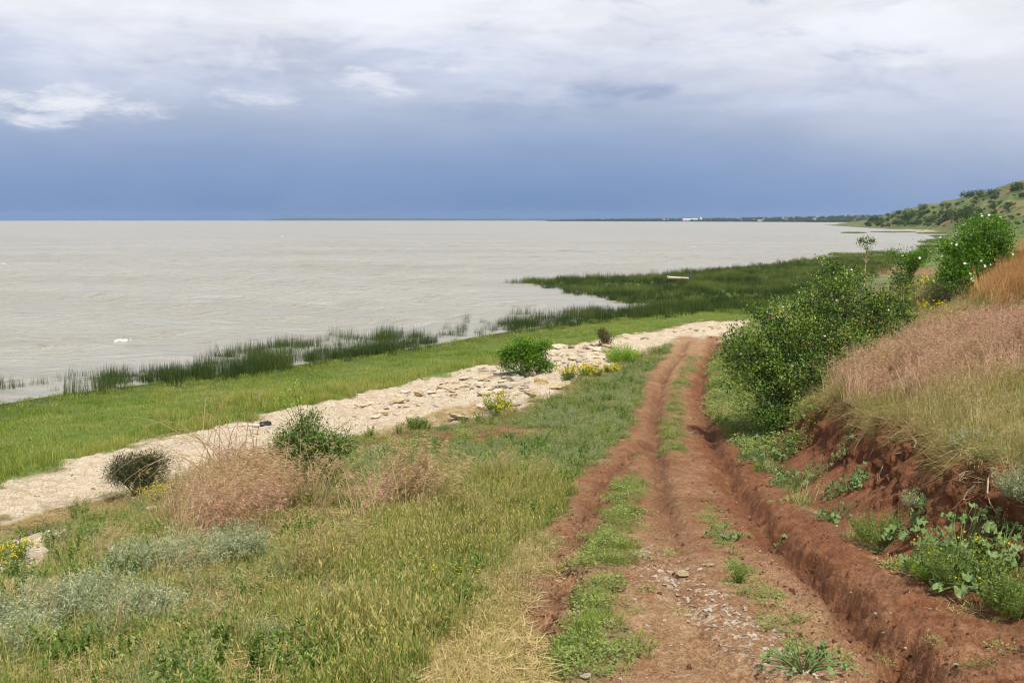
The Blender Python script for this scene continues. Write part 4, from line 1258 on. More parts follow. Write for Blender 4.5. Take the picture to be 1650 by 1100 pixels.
shrub('olive_shrub', _b, lb, 'tall narrow leaved shrub with pale shoot in the pink grass', 'shrub', 620, 24, .075, .30, .12, 'willow_leaf', 0, seed=16, shell=.55, extra=[('leaves', _sh, 'fennel'), ('canes', _ex, 'bark')])
lb = lobes_px([(215, 752, 25, 36, 24), (245, 750, 25.2, 32, 24), (190, 762, 25, 18, 16), (230, 772, 24.8, 40, 16)], 1.0, 1.0)
shrub('dark_bush', on_ground(lb[0][0][0], lb[0][0][1]), lb, 'low dark bush at the beach edge under arching dry canes', 'bush', 620, 26, .055, .3, .10, 'dark_leaf', 0, seed=17)
lb = lobes_px([(970, 536, 58, 7, 7), (978, 546, 58, 10, 6)], 1.0, .9)
shrub('withered_bush', on_ground(lb[1][0][0], lb[1][0][1]), lb, 'small dark withered bush above the rock pile', 'bush', 90, 14, .10, .4, .12, 'brown_leaf', 0, seed=18)


def canes():
    g = np.random.default_rng(21)
    b = ground(345, 800)
    ac = Acc()
    ends = [(152, 688), (178, 768), (232, 690), (185, 792), (212, 780), (240, 770), (175, 745), (336, 642), (360, 606), (300, 680), (262, 700), (312, 668), (380, 640), (392, 660), (405, 632), (420, 645), (372, 690), (355, 690), (338, 690), (400, 700), (430, 680), (440, 700), (280, 720), (250, 735), (222, 722), (350, 665), (385, 690), (200, 735), (300, 700)]
    for i, (px, py) in enumerate(ends):
        e = at_d(px, py, 20.2 + g.uniform(-.8, 1.6)) - b
        s = np.array([g.uniform(-.35, 1.0), g.normal(0, .3), .1])
        far = np.linalg.norm(e[:2] - s[:2])
        hi = max(e[2], 0) * .5 + .45 + .16 * far
        t = np.linspace(0, 1, 9)[:, None]
        c1 = s + np.array([(e[0] - s[0]) * .25, (e[1] - s[1]) * .25, hi * 1.1]); c2 = s + np.array([(e[0] - s[0]) * .75, (e[1] - s[1]) * .75, max(e[2] + .12 * far, hi)])
        p = (1 - t) ** 3 * s + 3 * t * (1 - t) ** 2 * c1 + 3 * t * t * (1 - t) * c2 + t ** 3 * e
        tube(ac, p, .008, .003, g.random(), 4)
        for _ in range(3):
            k = g.integers(3, 8); q = p[k] + g.normal(0, .16, 3) + [0, 0, .08]
            tube(ac, [p[k], (p[k] + q) / 2 + g.normal(0, .02, 3), q], .004, .002, g.random(), 3)
    plant('dry_canes', b, 'arching dry brown canes springing from the pink grass mound', 'dry stems', [('canes', ac, 'cane')])


canes()


def feather(name, px, py, R, h, label, mat='wormwood', nst=40, nl=60, L=.06, spread=.5, flowers=None, cat='plant', seed=1, group=None, W=.22, at=None):
    g = np.random.default_rng(seed)
    b = ground(px, py) if at is None else on_ground(*at)
    st = Acc(); fo = Acc(); fl = Acc()
    bs = disc(g, nst, R * .6); az = np.arctan2(bs[:, 1], bs[:, 0]) + g.normal(0, .3, nst)
    hh = h * g.uniform(.45, 1.1, nst); rr = np.hypot(bs[:, 0], bs[:, 1]) / (R * .6)
    lean = spread * rr + g.normal(0, .07, nst); hh = hh * (1 - .35 * rr)
    v = g.uniform(.15, .85, nst)
    tips = blades(st, bs, az, hh, lean, .1, .009, .4)
    s = g.random((nst, nl)) ** .7
    d = np.stack([np.cos(az), np.sin(az), 0 * az], 1)
    P = bs[:, None] + d[:, None] * (lean[:, None] * s + .1 * s * s)[..., None] * hh[:, None, None] + np.array([0, 0, 1]) * (s * hh[:, None])[..., None]
    P = P.reshape(-1, 3) + g.normal(0, .02, (nst * nl, 3)); k = len(P)
    D = rsph(k, g); D[:, 2] = np.abs(D[:, 2]) * .8 + .1
    ll = L * g.uniform(.5, 1.2, k) * (1.15 - s.ravel() * .5)
    leaves(fo, P, D, rsph(k, g), ll, ll * W, np.clip(np.repeat(v, nl) + g.normal(0, .2, k), 0, 1))
    if flowers:
        m = flowers; q = g.choice(nst, m)
        for p in range(6):
            leaves(fl, tips[q] + g.normal(0, .03, (m, 3)), rsph(m, g) + [0, 0, .5], rsph(m, g), .0012 * b[1] + .012, .0010 * b[1] + .010, g.random(m))
    return plant(name, b, label, cat, [('stems', st, 'cane' if mat == 'wormwood' else mat), ('foliage', fo, mat), ('blossoms', fl, 'yellow')], group)


worms = [(70, 1010, .75, .42, 'widest silver grey wormwood at the lower corner of the meadow'), (160, 985, .45, .36, 'grey wormwood between the widest one and the bare patch'),
         (300, 925, .55, .52, 'tall silvery wormwood with spires in front of the pink grass'), (385, 905, .42, .46, 'smaller silvery wormwood right beside the tall spired one'),
         (232, 1005, .42, .34, 'pale green wormwood in the dry foreground grass'), (215, 930, .40, .4, 'sage green wormwood left of the tall spired one'), (20, 1060, .5, .3, 'low grey wormwood at the bottom edge of the slope')]
for i, (px, py, R, h, lab) in enumerate(worms):
    feather('wormwood_plant', px, py, R, h * 1.3, lab, nst=int(90 + 90 * R / .5), nl=60, seed=30 + i, group='wormwood plants in the foreground meadow')
feather('wormwood_plant', 1560, 722, .3, .34, 'pale silver wormwood hanging over the edge of the red bank', seed=41, nst=40)
feather('wormwood_plant', 1648, 800, .32, .4, 'dark grey green wormwood halfway up the bank by the frame edge', seed=42, nst=50)
feather('feathery_plant', 1430, 868, .62, .42, 'wide feathery green plant at the foot of the red bank', 'herb', 110, 46, .055, .6, seed=43)
feather('feathery_plant', 1485, 815, .34, .3, 'small grey green plant tumbled halfway down the red bank', 'wormwood', 46, 40, .05, .6, seed=44)
feather('feathery_plant', 1555, 935, .62, .55, 'fine leaved plant with yellow specks below the large leaved weed', 'herb', 120, 50, .06, .5, flowers=16, seed=45)
feather('feathery_plant', 1635, 985, .42, .55, 'tall fine leaved plant at the right frame edge under the bank', 'herb', 80, 50, .06, .45, flowers=6, seed=46)
feather('feathery_plant', 1500, 930, .26, .3, 'pale yellow green plant at the front of the bank foot weeds', 'fennel', 50, 40, .05, .6, seed=47)
feather('feathery_plant', 1192, 937, .12, .3, 'small upright herb on the hump beside the deep rut', 'herb', 16, 40, .05, .25, seed=48)
feather('fennel_bush', 1002, 582, 1.15, .95, 'low feathery yellow green bush with white specks near the rocks', 'fennel', 160, 50, .12, .6, seed=50, cat='bush')
feather('fennel_bush', 672, 690, .42, .5, 'small soft green bush at the edge of the beach litter', 'herb', 60, 50, .09, .5, seed=51, cat='bush')
feather('fennel_bush', 130, 835, .26, .55, 'upright grey green bush on the brown reed litter', 'willow_leaf', 40, 50, .07, .3, seed=52, cat='bush')
feather('fennel_bush', 120, 880, .6, .4, 'mid green bushy plant beside the pale stone patch', 'herb', 90, 50, .07, .6, seed=53, cat='bush')
feather('fennel_bush', 170, 850, .55, .32, 'spreading green plant beneath the brown reed litter', 'grass_lush', 90, 50, .07, .6, seed=54, cat='bush')
for i, (px, py, R, h, lab) in enumerate([(800, 662, .55, .75, 'yellow green spurge in front of the flat pale ledge'), (915, 612, .3, .95, 'tall narrow yellow spurge beside the brown boulder'), (952, 606, .75, .6, 'widest patch of yellow flowering spurge by the rocks'),
                                         (985, 600, .45, .45, 'low yellow spurge at the track side of the rocks'), (818, 668, .4, .5, 'greener spurge under the big golden boulder'), (245, 812, .2, .5, 'yellow flowering weed at the beach end of the pink grass'),
                                         (270, 808, .15, .45, 'smaller yellow weed touching the pink grass mound'), (14, 905, .35, .4, 'bright yellow flowering weed on the pale stone patch')]):
    feather('spurge_plant', px, py, R, h, lab, 'herb', int(26 + 50 * R), 34, .09 if px > 600 else .06, .6, flowers=int(26 + 40 * R), seed=60 + i, W=.35)
for i, (px, py, R, h, lab) in enumerate([(1478, 470, .8, .75, 'tall yellow flowering mustard below the small green bush'), (1500, 510, .5, .7, 'yellow mustard in front of the olive green bush'), (1538, 525, .5, .6, 'sparse yellow mustard behind the pink hillside grass'), (430, 800, .25, .95, 'thin yellow flowering stems rising from the pink grass')]):
    feather('mustard_plant', px, py, R, h, lab, 'herb', int(30 + 30 * R), 26, .07, .35, flowers=int(20 + 22 * R), seed=70 + i)


# ---- large-leaved weeds on the red bank: every leaf its own piece
def big_leaf(seed, L=.115):
    g = np.random.default_rng(seed)
    n = 15
    ang = np.linspace(-2.5, 2.5, n)
    rad = L * (.52 + .16 * np.cos(ang * 1.0) + .10 * np.cos(ang * 5.0)) * g.uniform(.84, 1.14, n)
    V = [(0, 0, 0), (0, L * .45, .012)]
    for a, r in zip(ang, rad):
        V.append((math.sin(a) * r, L * .42 + math.cos(a) * r, .05 * math.cos(a * 5) * L / .16 + .28 * r * abs(math.sin(a)) - .25 * max(math.cos(a), 0) * r))
    F = [(1, 2 + i + 1, 2 + i) for i in range(n - 1)] + [(0, 1, 2), (0, 2 + n - 1, 1)]
    a = Acc(); a.add(np.array(V), np.array(F), g.uniform(.3, .9))
    a.V[0] = a.V[0]
    return a.mesh('leaf', MAT['weed_leaf'])


LEAFM = [big_leaf(s) for s in range(80, 86)]


def weed(px, py, label, n, R, h, k=1.0, seed=1, at=None):
    g = np.random.default_rng(seed)
    b = ground(px, py)
    e = empty('broadleaf_weed', b); tag(e, label, 'weed')
    st = Acc()
    for i in range(int(n * 1.9)):
        a = g.random() * 6.283; r = R * math.sqrt(g.random()); z = h * g.uniform(.35, 1) * (1 - .55 * (r / R) ** 2)
        p = np.array([r * math.cos(a), r * math.sin(a), z + min(max(gz(b[0] + r * math.cos(a), b[1] + r * math.sin(a)) - b[2], -.3), .22)])
        tube(st, curve_pts(np.array([p[0] * .25, p[1] * .25, 0]), p, .04, 4, g), .006, .004, .6, 4)
        o = link('leaf', LEAFM[g.integers(len(LEAFM))], e, tuple(p))
        o.rotation_euler = (g.normal(-.3, .5), g.normal(0, .5), a - math.pi / 2 + g.normal(0, .4))
        s = k * g.uniform(.45, 1.05); o.scale = (s, s, s)
    link('stems', st.mesh('stems', MAT['weed_leaf']), e)
    return e


for i, (px, py, n, R, h, k, lab) in enumerate([
        (1365, 790, 34, .40, .28, .75, 'broadleaf weed clump alone on bare red slope above the rut'), (1292, 782, 44, .62, .40, .8, 'larger leafy weed clump below the rose bush on red slope'),
        (1240, 745, 48, .75, .40, .8, 'bushy broadleaf weed where the rose bush meets the track'), (1362, 735, 22, .28, .42, .7, 'bluish weed growing upright on the steep red slope'),
        (1378, 770, 12, .2, .24, .6, 'few leaved weed just above the lone clump on red slope'), (1345, 838, 20, .32, .26, .65, 'small weed at the tail end of the wide feathery plant'),
        (1472, 862, 14, .34, .34, 1.25, 'large pale leaves sprawling out of the wide feathery plant'), (1545, 888, 40, .55, .5, 1.0, 'largest broadleaf weed high among the bank foot plants'),
        (1590, 950, 26, .48, .32, 1.1, 'big leaved weed between the two fine leaved plants'), (1610, 905, 18, .36, .34, .8, 'weed with round leaves against the bare bank earth'),
        (1165, 868, 14, .24, .22, .6, 'small leafy weed on the hump left of the deep rut'), (1252, 880, 6, .12, .08, .6, 'tiny two leaved seedling right of the deep rut'),
        (1295, 1078, 20, .34, .26, .55, 'small bright weed in the stony track at the bottom edge'), (1215, 715, 36, .6, .35, .8, 'rounded weed at the lower left foot of the rose bush')]):
    weed(px, py, lab, n, R, h, k, 90 + i)

# ------------------------------------------------------------------ stones
def rock_mat(name, c1, c2, c3):
    m, T, out = new_mat(name)
    tc = T.node('ShaderNodeTexCoord').outputs['Object']
    P = T.vmath('ADD', tc, T.vmath('SCALE', T.node('ShaderNodeObjectInfo').outputs['Location']))
    n1 = T.noise(P, 2.5, 4, 0.6); n2 = T.noise(P, 14, 4, 0.65)
    st = T.noise(T.vmath('MULTIPLY', P, (1.5, 1.5, 12.0)), 2.0, 3, 0.6)
    c = T.mix(T.smooth(n1, .4, .65), c1, c2)
    c = T.mix(T.math('MULTIPLY', T.smooth(st, .52, .7), .6), c, c3)
    c = T.mix(T.math('MULTIPLY', T.smooth(n2, .55, .75), .5), c, c3)
    principled(T, out, c, .9, .2, bump(T, T.math('ADD', n2, T.math('MULTIPLY', st, 1.2)), .8, .05))
    return m


MAT['limestone'] = rock_mat('limestone', (.74, .66, .52), (.64, .51, .33), (.34, .26, .17))
MAT['golden'] = rock_mat('golden_limestone', (.62, .50, .32), (.52, .38, .19), (.22, .15, .09))
MAT['greystone'] = rock_mat('grey_limestone', (.52, .47, .39), (.44, .37, .29), (.24, .20, .15))
MAT['chip'] = rock_mat('chip', (.74, .68, .58), (.62, .52, .40), (.40, .31, .22))
MAT['clod'] = rock_mat('clod', (.22, .105, .058), (.30, .16, .092), (.13, .062, .036))

import bmesh


def rock_mesh(seed, mat, flat=.5, npt=16, sub=1, rough=.06, name='boulder'):
    g = np.random.default_rng(seed)
    bm = bmesh.new()
    P = rsph(npt, g) * g.uniform(.75, 1.0, (npt, 1)) * [1, g.uniform(.6, .95), flat]
    P[:, 2] = np.clip(P[:, 2], -flat * .7, flat * .62)
    for p in P: bm.verts.new(p * .5)
    bmesh.ops.convex_hull(bm, input=bm.verts)
    bmesh.ops.delete(bm, geom=[v for v in bm.verts if not v.link_faces], context='VERTS')
    if sub:
        bmesh.ops.bevel(bm, geom=list(bm.edges), offset=.03, segments=1, affect='EDGES', clamp_overlap=True)
        bmesh.ops.triangulate(bm, faces=bm.faces)
        bmesh.ops.subdivide_edges(bm, edges=list(bm.edges), cuts=sub, use_grid_fill=True)
        for v in bm.verts:
            d = Vector((g.normal(), g.normal(), g.normal())) * rough * .25
            v.co += d + v.normal * float(vnoise(np.array(v.co.x * 7 + seed), np.array(v.co.z * 14 + v.co.y * 5)) - .5) * rough
    me = bpy.data.meshes.new(name); bm.to_mesh(me); bm.free()
    me.materials.append(MAT[mat])
    return me


ROCK = {k: [rock_mesh(200 + i + 31 * j, k, [.42, .5, .34, .6][i % 4]) for i in range(6)] for j, k in enumerate(['limestone', 'golden', 'greystone'])}


def boulder(px, py, wpx, hk, mat, label, group=None, seed=0, name='boulder', rz=None, aspect=.75):
    g = np.random.default_rng(1000 + seed)
    b = ground(px, py)
    w = wpx * b[1] / FPX
    o = link(name, ROCK[mat][g.integers(6)])
    o.scale = (w * 1.08, w * aspect, w * hk * 2.0)
    o.location = (b[0], b[1], b[2] + w * hk * .3)
    o.rotation_euler = (g.normal(0, .12), g.normal(0, .12), g.normal(0, .35) if rz is None else rz)
    tag(o, label, 'rock', group)
    return o


for i, a in enumerate([(858, 640, 42, .36, 'golden', 'largest golden boulder with flat top below the leafy bush'), (898, 627, 32, .42, 'golden', 'golden boulder lying alone right of the largest one'),
                       (870, 619, 32, .5, 'golden', 'brown layered boulder directly under the leafy bush'), (855, 606, 24, .55, 'limestone', 'white block perched in front of the leafy bush'),
                       (829, 614, 34, .42, 'greystone', 'dark grey slab left of the leafy bush foot'), (846, 626, 22, .6, 'greystone', 'tilted grey block between the dark slab and golden boulder'),
                       (918, 608, 26, .55, 'limestone', 'pale brown boulder next to the tall narrow spurge'), (783, 660, 34, .6, 'limestone', 'tall pale boulder at the end of the flat ledge'),
                       (740, 676, 60, .26, 'limestone', 'long flat pale ledge rising from the red earth'), (715, 628, 34, .3, 'golden', 'flat brown slab in the middle of the beach'),
                       (675, 637, 26, .45, 'golden', 'tan boulder left of the flat brown beach slab'), (640, 650, 34, .36, 'golden', 'dark sided layered rock nearest the shrub on the beach'),
                       (700, 655, 36, .28, 'greystone', 'grey brown slab in front of the flat beach slab'), (780, 612, 32, .34, 'golden', 'shadowed brown slab at the upper edge of the beach'),
                       (782, 636, 34, .3, 'limestone', 'flat pale slab between leafy bush and long ledge'), (615, 668, 26, .32, 'golden', 'ochre rock low on the beach near the litter'),
                       (896, 590, 26, .45, 'limestone', 'white rock at the foot of the slab pile'), (935, 582, 28, .4, 'greystone', 'grey layered rock in the middle of the slab pile'),
                       (905, 562, 30, .4, 'limestone', 'white tilted slab on top of the slab pile'), (960, 590, 22, .5, 'golden', 'reddish rock between spurge and fennel bush')]):
    boulder(*a, seed=i)
_g = np.random.default_rng(5)
SLABS = []
for i in range(150):
    c = _g.random()
    if c < .4:
        px, py = _g.uniform(888, 985), 0; py = 578 - (px - 888) * .16 + _g.normal(0, 8)
    elif c < .62:
        px = _g.uniform(770, 850); py = 632 - (px - 770) * .15 + _g.normal(0, 12)
    else:
        px = _g.uniform(560, 800); py = 672 - (px - 560) * .27 + _g.normal(0, 11)
    boulder(px, py, _g.uniform(9, 26), _g.uniform(.2, .46), ['limestone', 'limestone', 'golden', 'greystone'][_g.integers(4)], 'broken limestone slab of the rubble strewn along the beach top', 'rubble slabs along the beach', 100 + i, 'rubble_stone', aspect=_g.uniform(.6, 1))
for i in range(26):
    px = _g.uniform(1000, 1170); py = 545 - (px - 1000) * .14 + _g.normal(0, 5)
    boulder(px, py, _g.uniform(6, 12), .35, ['limestone', 'golden'][_g.integers(2)], 'small pale stone where the track meets the beach', 'stones at the track end', 200 + i, 'beach_stone')
for i, a in enumerate([(858, 1034, 30, .55, 'limestone', 'pale pointed stone at the left edge of the near rut'), (944, 1092, 26, .5, 'limestone', 'pale stone in the grass strip at the bottom edge'),
                       (652, 884, 40, .3, 'limestone', 'flat tan stone half hidden in the long meadow grass'), (654, 902, 12, .5, 'limestone', 'small white stone in front of the half hidden one'),
                       (457, 963, 18, .5, 'limestone', 'white stone in the dry foreground meadow'), (460, 1014, 24, .3, 'limestone', 'flat pinkish stone below the white meadow stone'),
                       (204, 838, 26, .4, 'limestone', 'rounded white stone beside the pink grass mound'), (243, 824, 30, .5, 'limestone', 'broken white stones under the yellow flowering weed'),
                       (76, 936, 26, .3, 'golden', 'flat tan stone above the widest wormwood'), (40, 876, 30, .25, 'greystone', 'grey weathered slab on the pale stone patch'),
                       (525, 1060, 12, .6, 'greystone', 'round pinkish pebble in the bottom foreground grass'), (10, 895, 26, .4, 'golden', 'rusty rock behind the bright yellow weed'),
                       (1100, 925, 34, .3, 'golden', 'golden stone set across the stony wheel track'), (1140, 912, 28, .28, 'golden', 'flat tan stone in the middle of the road'),
                       (1459, 1046, 12, .7, 'limestone', 'white stone on the rim of the deep rut'), (1540, 1072, 20, .35, 'limestone', 'pale flat stone near the lower right corner')]):
    boulder(*a, seed=300 + i, name='stone')
CHIPS = [rock_mesh(400 + i, 'chip', .22, 9, 0, 0, 'stone_chip') for i in range(5)]
_n = 0
while _n < 150:
    c = _g.random()
    if c < .62:      # the pale stony ribbon of the near wheel track
        f = _g.random(); px = 1060 + f * 230 + _g.normal(0, 26); py = 915 + f * 165 + _g.normal(0, 16)
    else:
        px, py = _g.uniform(900, 1260), _g.uniform(900, 1098)
    b = ground(px, py); w = _g.uniform(9, 20) * b[1] / FPX * (1 if c < .62 else .75)
    o = link('stone_chip', CHIPS[_g.integers(5)], None, (b[0], b[1], b[2] + w * .05)); o.scale = (w, w * _g.uniform(.5, 1), w)
    o.rotation_euler = (_g.normal(0, .2), _g.normal(0, .2), _g.random() * 6.28)
    tag(o, 'flat pale limestone chip lying on the stony near track', 'stone', 'limestone chips on the near track'); _n += 1
# gravel and clods too small to count
GRAV = [rock_mesh(420 + i, 'chip', .26, 8, 0, 0, 'gravel') for i in range(4)]
CLOD = [rock_mesh(430 + i, 'clod', .7, 10, 1, .12, 'clods') for i in range(4)]
X, Y = sample(60000, 6, 45)
z, s, t, m = ground_z(X, Y, True)
u = rng.random(len(X)); xr = np.interp(Y, RUT_D[::1, 1], RUT_D[::1, 0]); dM = seg_dist(X, Y, RUT_M)[0]
k = (m['road'] > .5) & (u < np.where(X < xr - .2, .10 + .85 * np.exp(-(seg_dist(X, Y, STONY)[0] / .3) ** 2) + .12 * np.exp(-(dM / .5) ** 2) * sstep(17, 11, Y), .10))
k |= (m['beach'] > .6) & (u < .5)
put_scatter('gravel', GRAV, X[k], Y[k], (.012 + rng.gamma(1.5, .011, k.sum())).clip(.012, .07) * np.where(m['beach'][k] > .5, 3.0, 1), 0 * X[k], 'pale gravel and shell bits on track and beach', .4)
dL = seg_dist(X, Y, RUT_L)[0]; dD = seg_dist(X, Y, RUT_D)[0]
k = ((m['road'] > .5) & (u > .5) & ((dL < .35) | ((dD < .9) & (dD > .12)) | (u > .93) | ((X > xr) & (u > .8)))) | ((m['bank'] > .5) & (u > .35))
put_scatter('clods', CLOD, X[k], Y[k], rng.gamma(1.5, .016, k.sum()).clip(.010, .11), 0 * X[k], 'crumbled clods of red earth on track and bank', .5)

def rut_clods():
    PX = []; PY = []; S = []
    for line, n, sg, lo, hi in ((RUT_L, 2600, .20, 0, .62), (RUT_D, 2600, .36, 0, .55), (RUT_M, 900, .3, .25, .9)):
        f = _g.uniform(lo, hi, n) * (len(line) - 1); i = f.astype(int); q = (f - i)[:, None]
        p = line[i] * (1 - q) + line[np.minimum(i + 1, len(line) - 1)] * q
        p = p + _g.normal(0, sg, (n, 2)); ok = fbm(p[:, 0], p[:, 1], 1.8, 3, 301) > -.03
        PX.append(p[ok, 0]); PY.append(p[ok, 1]); S.append(_g.gamma(1.4, .017, ok.sum()).clip(.01, .13))
    PX = np.concatenate(PX); PY = np.concatenate(PY); S = np.concatenate(S)
    ok = PY > 6
    put_scatter('rut_clods', CLOD, PX[ok], PY[ok], S[ok], 0 * PX[ok], 'churned clods of earth thrown up along the ruts', .6, sink=.008)


rut_clods()

# ------------------------------------------------------------------ roots on the bank
for i, (pts, lab) in enumerate([
        ([(1475, 722), (1478, 715), (1474, 708), (1470, 704)], 'short pale root poking out under the turf edge'),
        ([(1455, 731), (1440, 733), (1430, 742), (1424, 752), (1418, 768), (1413, 772)], 'forked grey root hanging in the middle of the bank'),
        ([(1575, 785), (1562, 793), (1554, 806)], 'bent pale root right of the tumbled plant'),
        ([(1602, 762), (1594, 775), (1593, 795), (1597, 812)], 'pair of looping roots near the right end of the bank'),
        ([(1424, 700), (1412, 718), (1402, 738)], 'long straight root under the overhanging turf'),
        ([(1400, 690), (1390, 705), (1380, 722)], 'thin straight root beside the bluish weed'),
        ([(1548, 768), (1558, 762), (1570, 761)], 'thin sideways root at the top of the tumbled plant'),
        ([(1585, 860), (1592, 848), (1600, 840), (1607, 848), (1604, 858)], 'curled root low on the bank behind the largest weed')]):
    ac = Acc(); P = np.array([ground(*p) for p in pts]); P = P + np.array([-.03, -.03, .025]); b = P[0].copy()
    tube(ac, P - b, .018, .006, .5, 5)
    for _ in range(3):
        q = P[_g.integers(1, len(P))] - b
        tube(ac, [q, q + _g.normal(0, .06, 3) + [0, -.02, -.04], q + _g.normal(0, .1, 3) + [0, -.03, -.1]], .008, .003, .5, 4)
    o = link('root', ac.mesh('root', MAT['root']), None, tuple(b)); tag(o, lab, 'root')

# ------------------------------------------------------------------ things on the beach and in the reeds
def paint(name, c, rough=.6, spec=.4):
    m, T, out = new_mat(name)
    n = T.noise(pos(T), 9, 4, .6)
    principled(T, out, T.mix(T.math('MULTIPLY', T.smooth(n, .5, .7), .5), c, tuple(x * .6 for x in c)), rough, spec)
    return m


MAT['hull'] = paint('worn_white_paint', (.72, .69, .60)); MAT['navy'] = paint('dark_blue', (.05, .06, .10)); MAT['rubber'] = paint('rubber', (.02, .02, .022)); MAT['drift'] = bark_mat('driftwood', (.45, .38, .28), (.68, .60, .48))


def boat():
    c = at_h(np.array([1092.]), np.array([455.]), np.array([7.9]))[0]
    e = empty('rowing_boat', (c[0], c[1], .45), math.radians(-6)); tag(e, 'small worn white boat stranded in the reed marsh', 'boat')
    n = 9; L = 2.7; V = []; F = []
    for i in range(n):
        f = i / (n - 1); x = (f - .5) * L
        w = .42 * (1 - (1 - min(f / .55, 1)) ** 2.2) * (1 if f < .9 else .9) + .02
        sh = .16 * (1 - f) ** 2 + .30
        V += [(x, -w, sh), (x, -w * .6, .06 + .1 * (1 - f) ** 3), (x, 0, .1 * (1 - f) ** 3), (x, w * .6, .06 + .1 * (1 - f) ** 3), (x, w, sh), (x, w * .9, sh), (x, 0, .12 + .1 * (1 - f) ** 3), (x, -w * .9, sh)]
    for i in range(n - 1):
        for k in range(8):
            a = i * 8 + k; b = i * 8 + (k + 1) % 8
            F.append((a, b, b + 8, a + 8))
    a = Acc(); a.add(np.array(V), np.array(F), .5); a.add(np.array(V[-8:]), np.array([[0, 1, 6, 7], [1, 2, 6, 6], [3, 4, 5, 6]])[:1], .5)
    hu = link('hull', a.mesh('hull', MAT['hull']), e)
    for x in (-.35, .4):
        t = Acc(); t.add(np.array([(x - .1, -.34, .27), (x + .1, -.34, .27), (x + .1, .34, .27), (x - .1, .34, .27), (x - .1, -.34, .3), (x + .1, -.34, .3), (x + .1, .34, .3), (x - .1, .34, .3)]), np.array([[3, 2, 1, 0], [4, 5, 6, 7], [0, 1, 5, 4], [1, 2, 6, 5], [2, 3, 7, 6], [3, 0, 4, 7]]), .5)
        link('thwart', t.mesh('thwart', MAT['hull']), hu)
    m = Acc(); tube(m, [(1.42, 0, -.05), (1.44, 0, .3), (1.45, 0, .34)], .05, .06, .5, 8); tube(m, [(1.45, 0, .34), (1.45, 0, .38), (1.46, 0, .6), (1.47, 0, .68)], .17, .12, .5, 8)
    link('motor', m.mesh('motor', MAT['navy']), e)


boat()


def tyre():
    b = ground(427, 684); ac = Acc()
    S_ = .8
    a = np.linspace(0, 2 * math.pi, 24, endpoint=False); cr = [(0.15, 0), (.17, .13), (.24, .17), (.29, .14), (.30, .085), (.29, .03), (.24, 0)]
    V = np.array([[(S_ * r * math.cos(q), S_ * r * math.sin(q), S_ * z) for (r, z) in cr] for q in a]).reshape(-1, 3); m = len(cr); F = []
    for i in range(24):
        for k in range(m):
            F.append((i * m + k, ((i + 1) % 24) * m + k, ((i + 1) % 24) * m + (k + 1) % m, i * m + (k + 1) % m))
    ac.add(V, np.array(F), .5)
    o = link('tyre', ac.mesh('tyre', MAT['rubber'], True), None, (b[0], b[1], b[2] - .05)); o.rotation_euler = (.1, -.1, 0)
    tag(o, 'dark old tyre lying on the pale beach behind the shrub', 'tyre')
    b = ground(402, 688); ac = Acc()
    tube(ac, [(-.38, 0, .06), (-.1, .03, .08), (.2, -.01, .07), (.36, .02, .06)], .05, .065, .5, 8)
    o = link('driftwood_log', ac.mesh('driftwood_log', MAT['drift']), None, (b[0], b[1], b[2])); tag(o, 'bleached driftwood log beside the dark tyre', 'driftwood')


tyre()
# ------------------------------------------------------------------ breaking crests on the lake
MAT['foam'] = paint('foam', (.60, .59, .55), .8, .2)


def crest(px, py, wpx, hgt, label):
    c = at_h(np.array([float(px)]), np.array([float(py)]), np.array([CAMZ]))[0]; m = c[1] / FPX
    w = wpx * m; n = 60; V = []; g = np.random.default_rng(int(px)); gap = vnoise(np.arange(60) * .35, np.zeros(60), int(px))
    for i in range(n):
        f = i / (n - 1); e = math.sin(f * math.pi) ** .6 * float(np.clip(.35 + gap[i], 0.3, 1)); x = (f - .5) * w; j = g.normal(0, .35)
        hh = max(hgt * e * (1 + j), 0)
        V += [(x, -.3 * e - .03 + j * .6, -.08), (x, -.12 * e + j * .3, hh * .5), (x, j * .25, hh), (x, .12 * e, hh * .6), (x, .3 * e + .05, -.08)]
    F = [(i * 5 + k, i * 5 + 5 + k, i * 5 + 6 + k, i * 5 + k + 1) for i in range(n - 1) for k in range(4)]
    a = Acc(); a.add(np.array(V), np.array(F), .5)
    o = link('wave_foam', a.mesh('wave_foam', MAT['foam'], False), None, (c[0], c[1], 0.0)); tag(o, label, kind='stuff')


crest(200, 548, 34, .09, 'white foam of the nearest breaking wave')
crest(1118, 397.5, 11, .25, 'white foam crest far out beyond the marsh')
crest(4, 425.5, 14, .2, 'long faint foam crest at the edge of the lake view')
crest(237, 432, 3, .15, 'tiny foam fleck in the middle of the lake')
crest(455, 381, 4, .3, 'tiny foam fleck near the horizon')

# ------------------------------------------------------------------ headland shrubs
def clump_mesh(seed, L=.5, n=420, name='shrub'):
    g = np.random.default_rng(seed); a = Acc()
    nl = g.integers(4, 8)
    C = np.stack([g.normal(0, .42, nl), g.normal(0, .42, nl), g.uniform(.25, .8, nl)], 1); R = g.uniform(.25, .5, nl)
    k = g.integers(0, nl, n); d = rsph(n, g); P = C[k] + d * R[k][:, None] * (g.random(n) ** .35)[:, None]; P[:, 2] = np.abs(P[:, 2])
    leaves(a, P, d + rsph(n, g) * .7, d + [0, 0, .8] + g.normal(0, .5, (n, 3)), L * .34 * g.uniform(.5, 1.2, n), L * .26, np.clip(g.normal(.45, .2, n) + .1 * g.normal(size=nl)[k], 0, 1))
    for q in range(nl):
        tube(a, [(0, 0, -.1), C[q] * [.6, .6, .5], C[q]], .035, .012, .1, 4)
    return a.mesh(name, MAT['far_tree'])


SHR = [clump_mesh(500 + i) for i in range(6)]


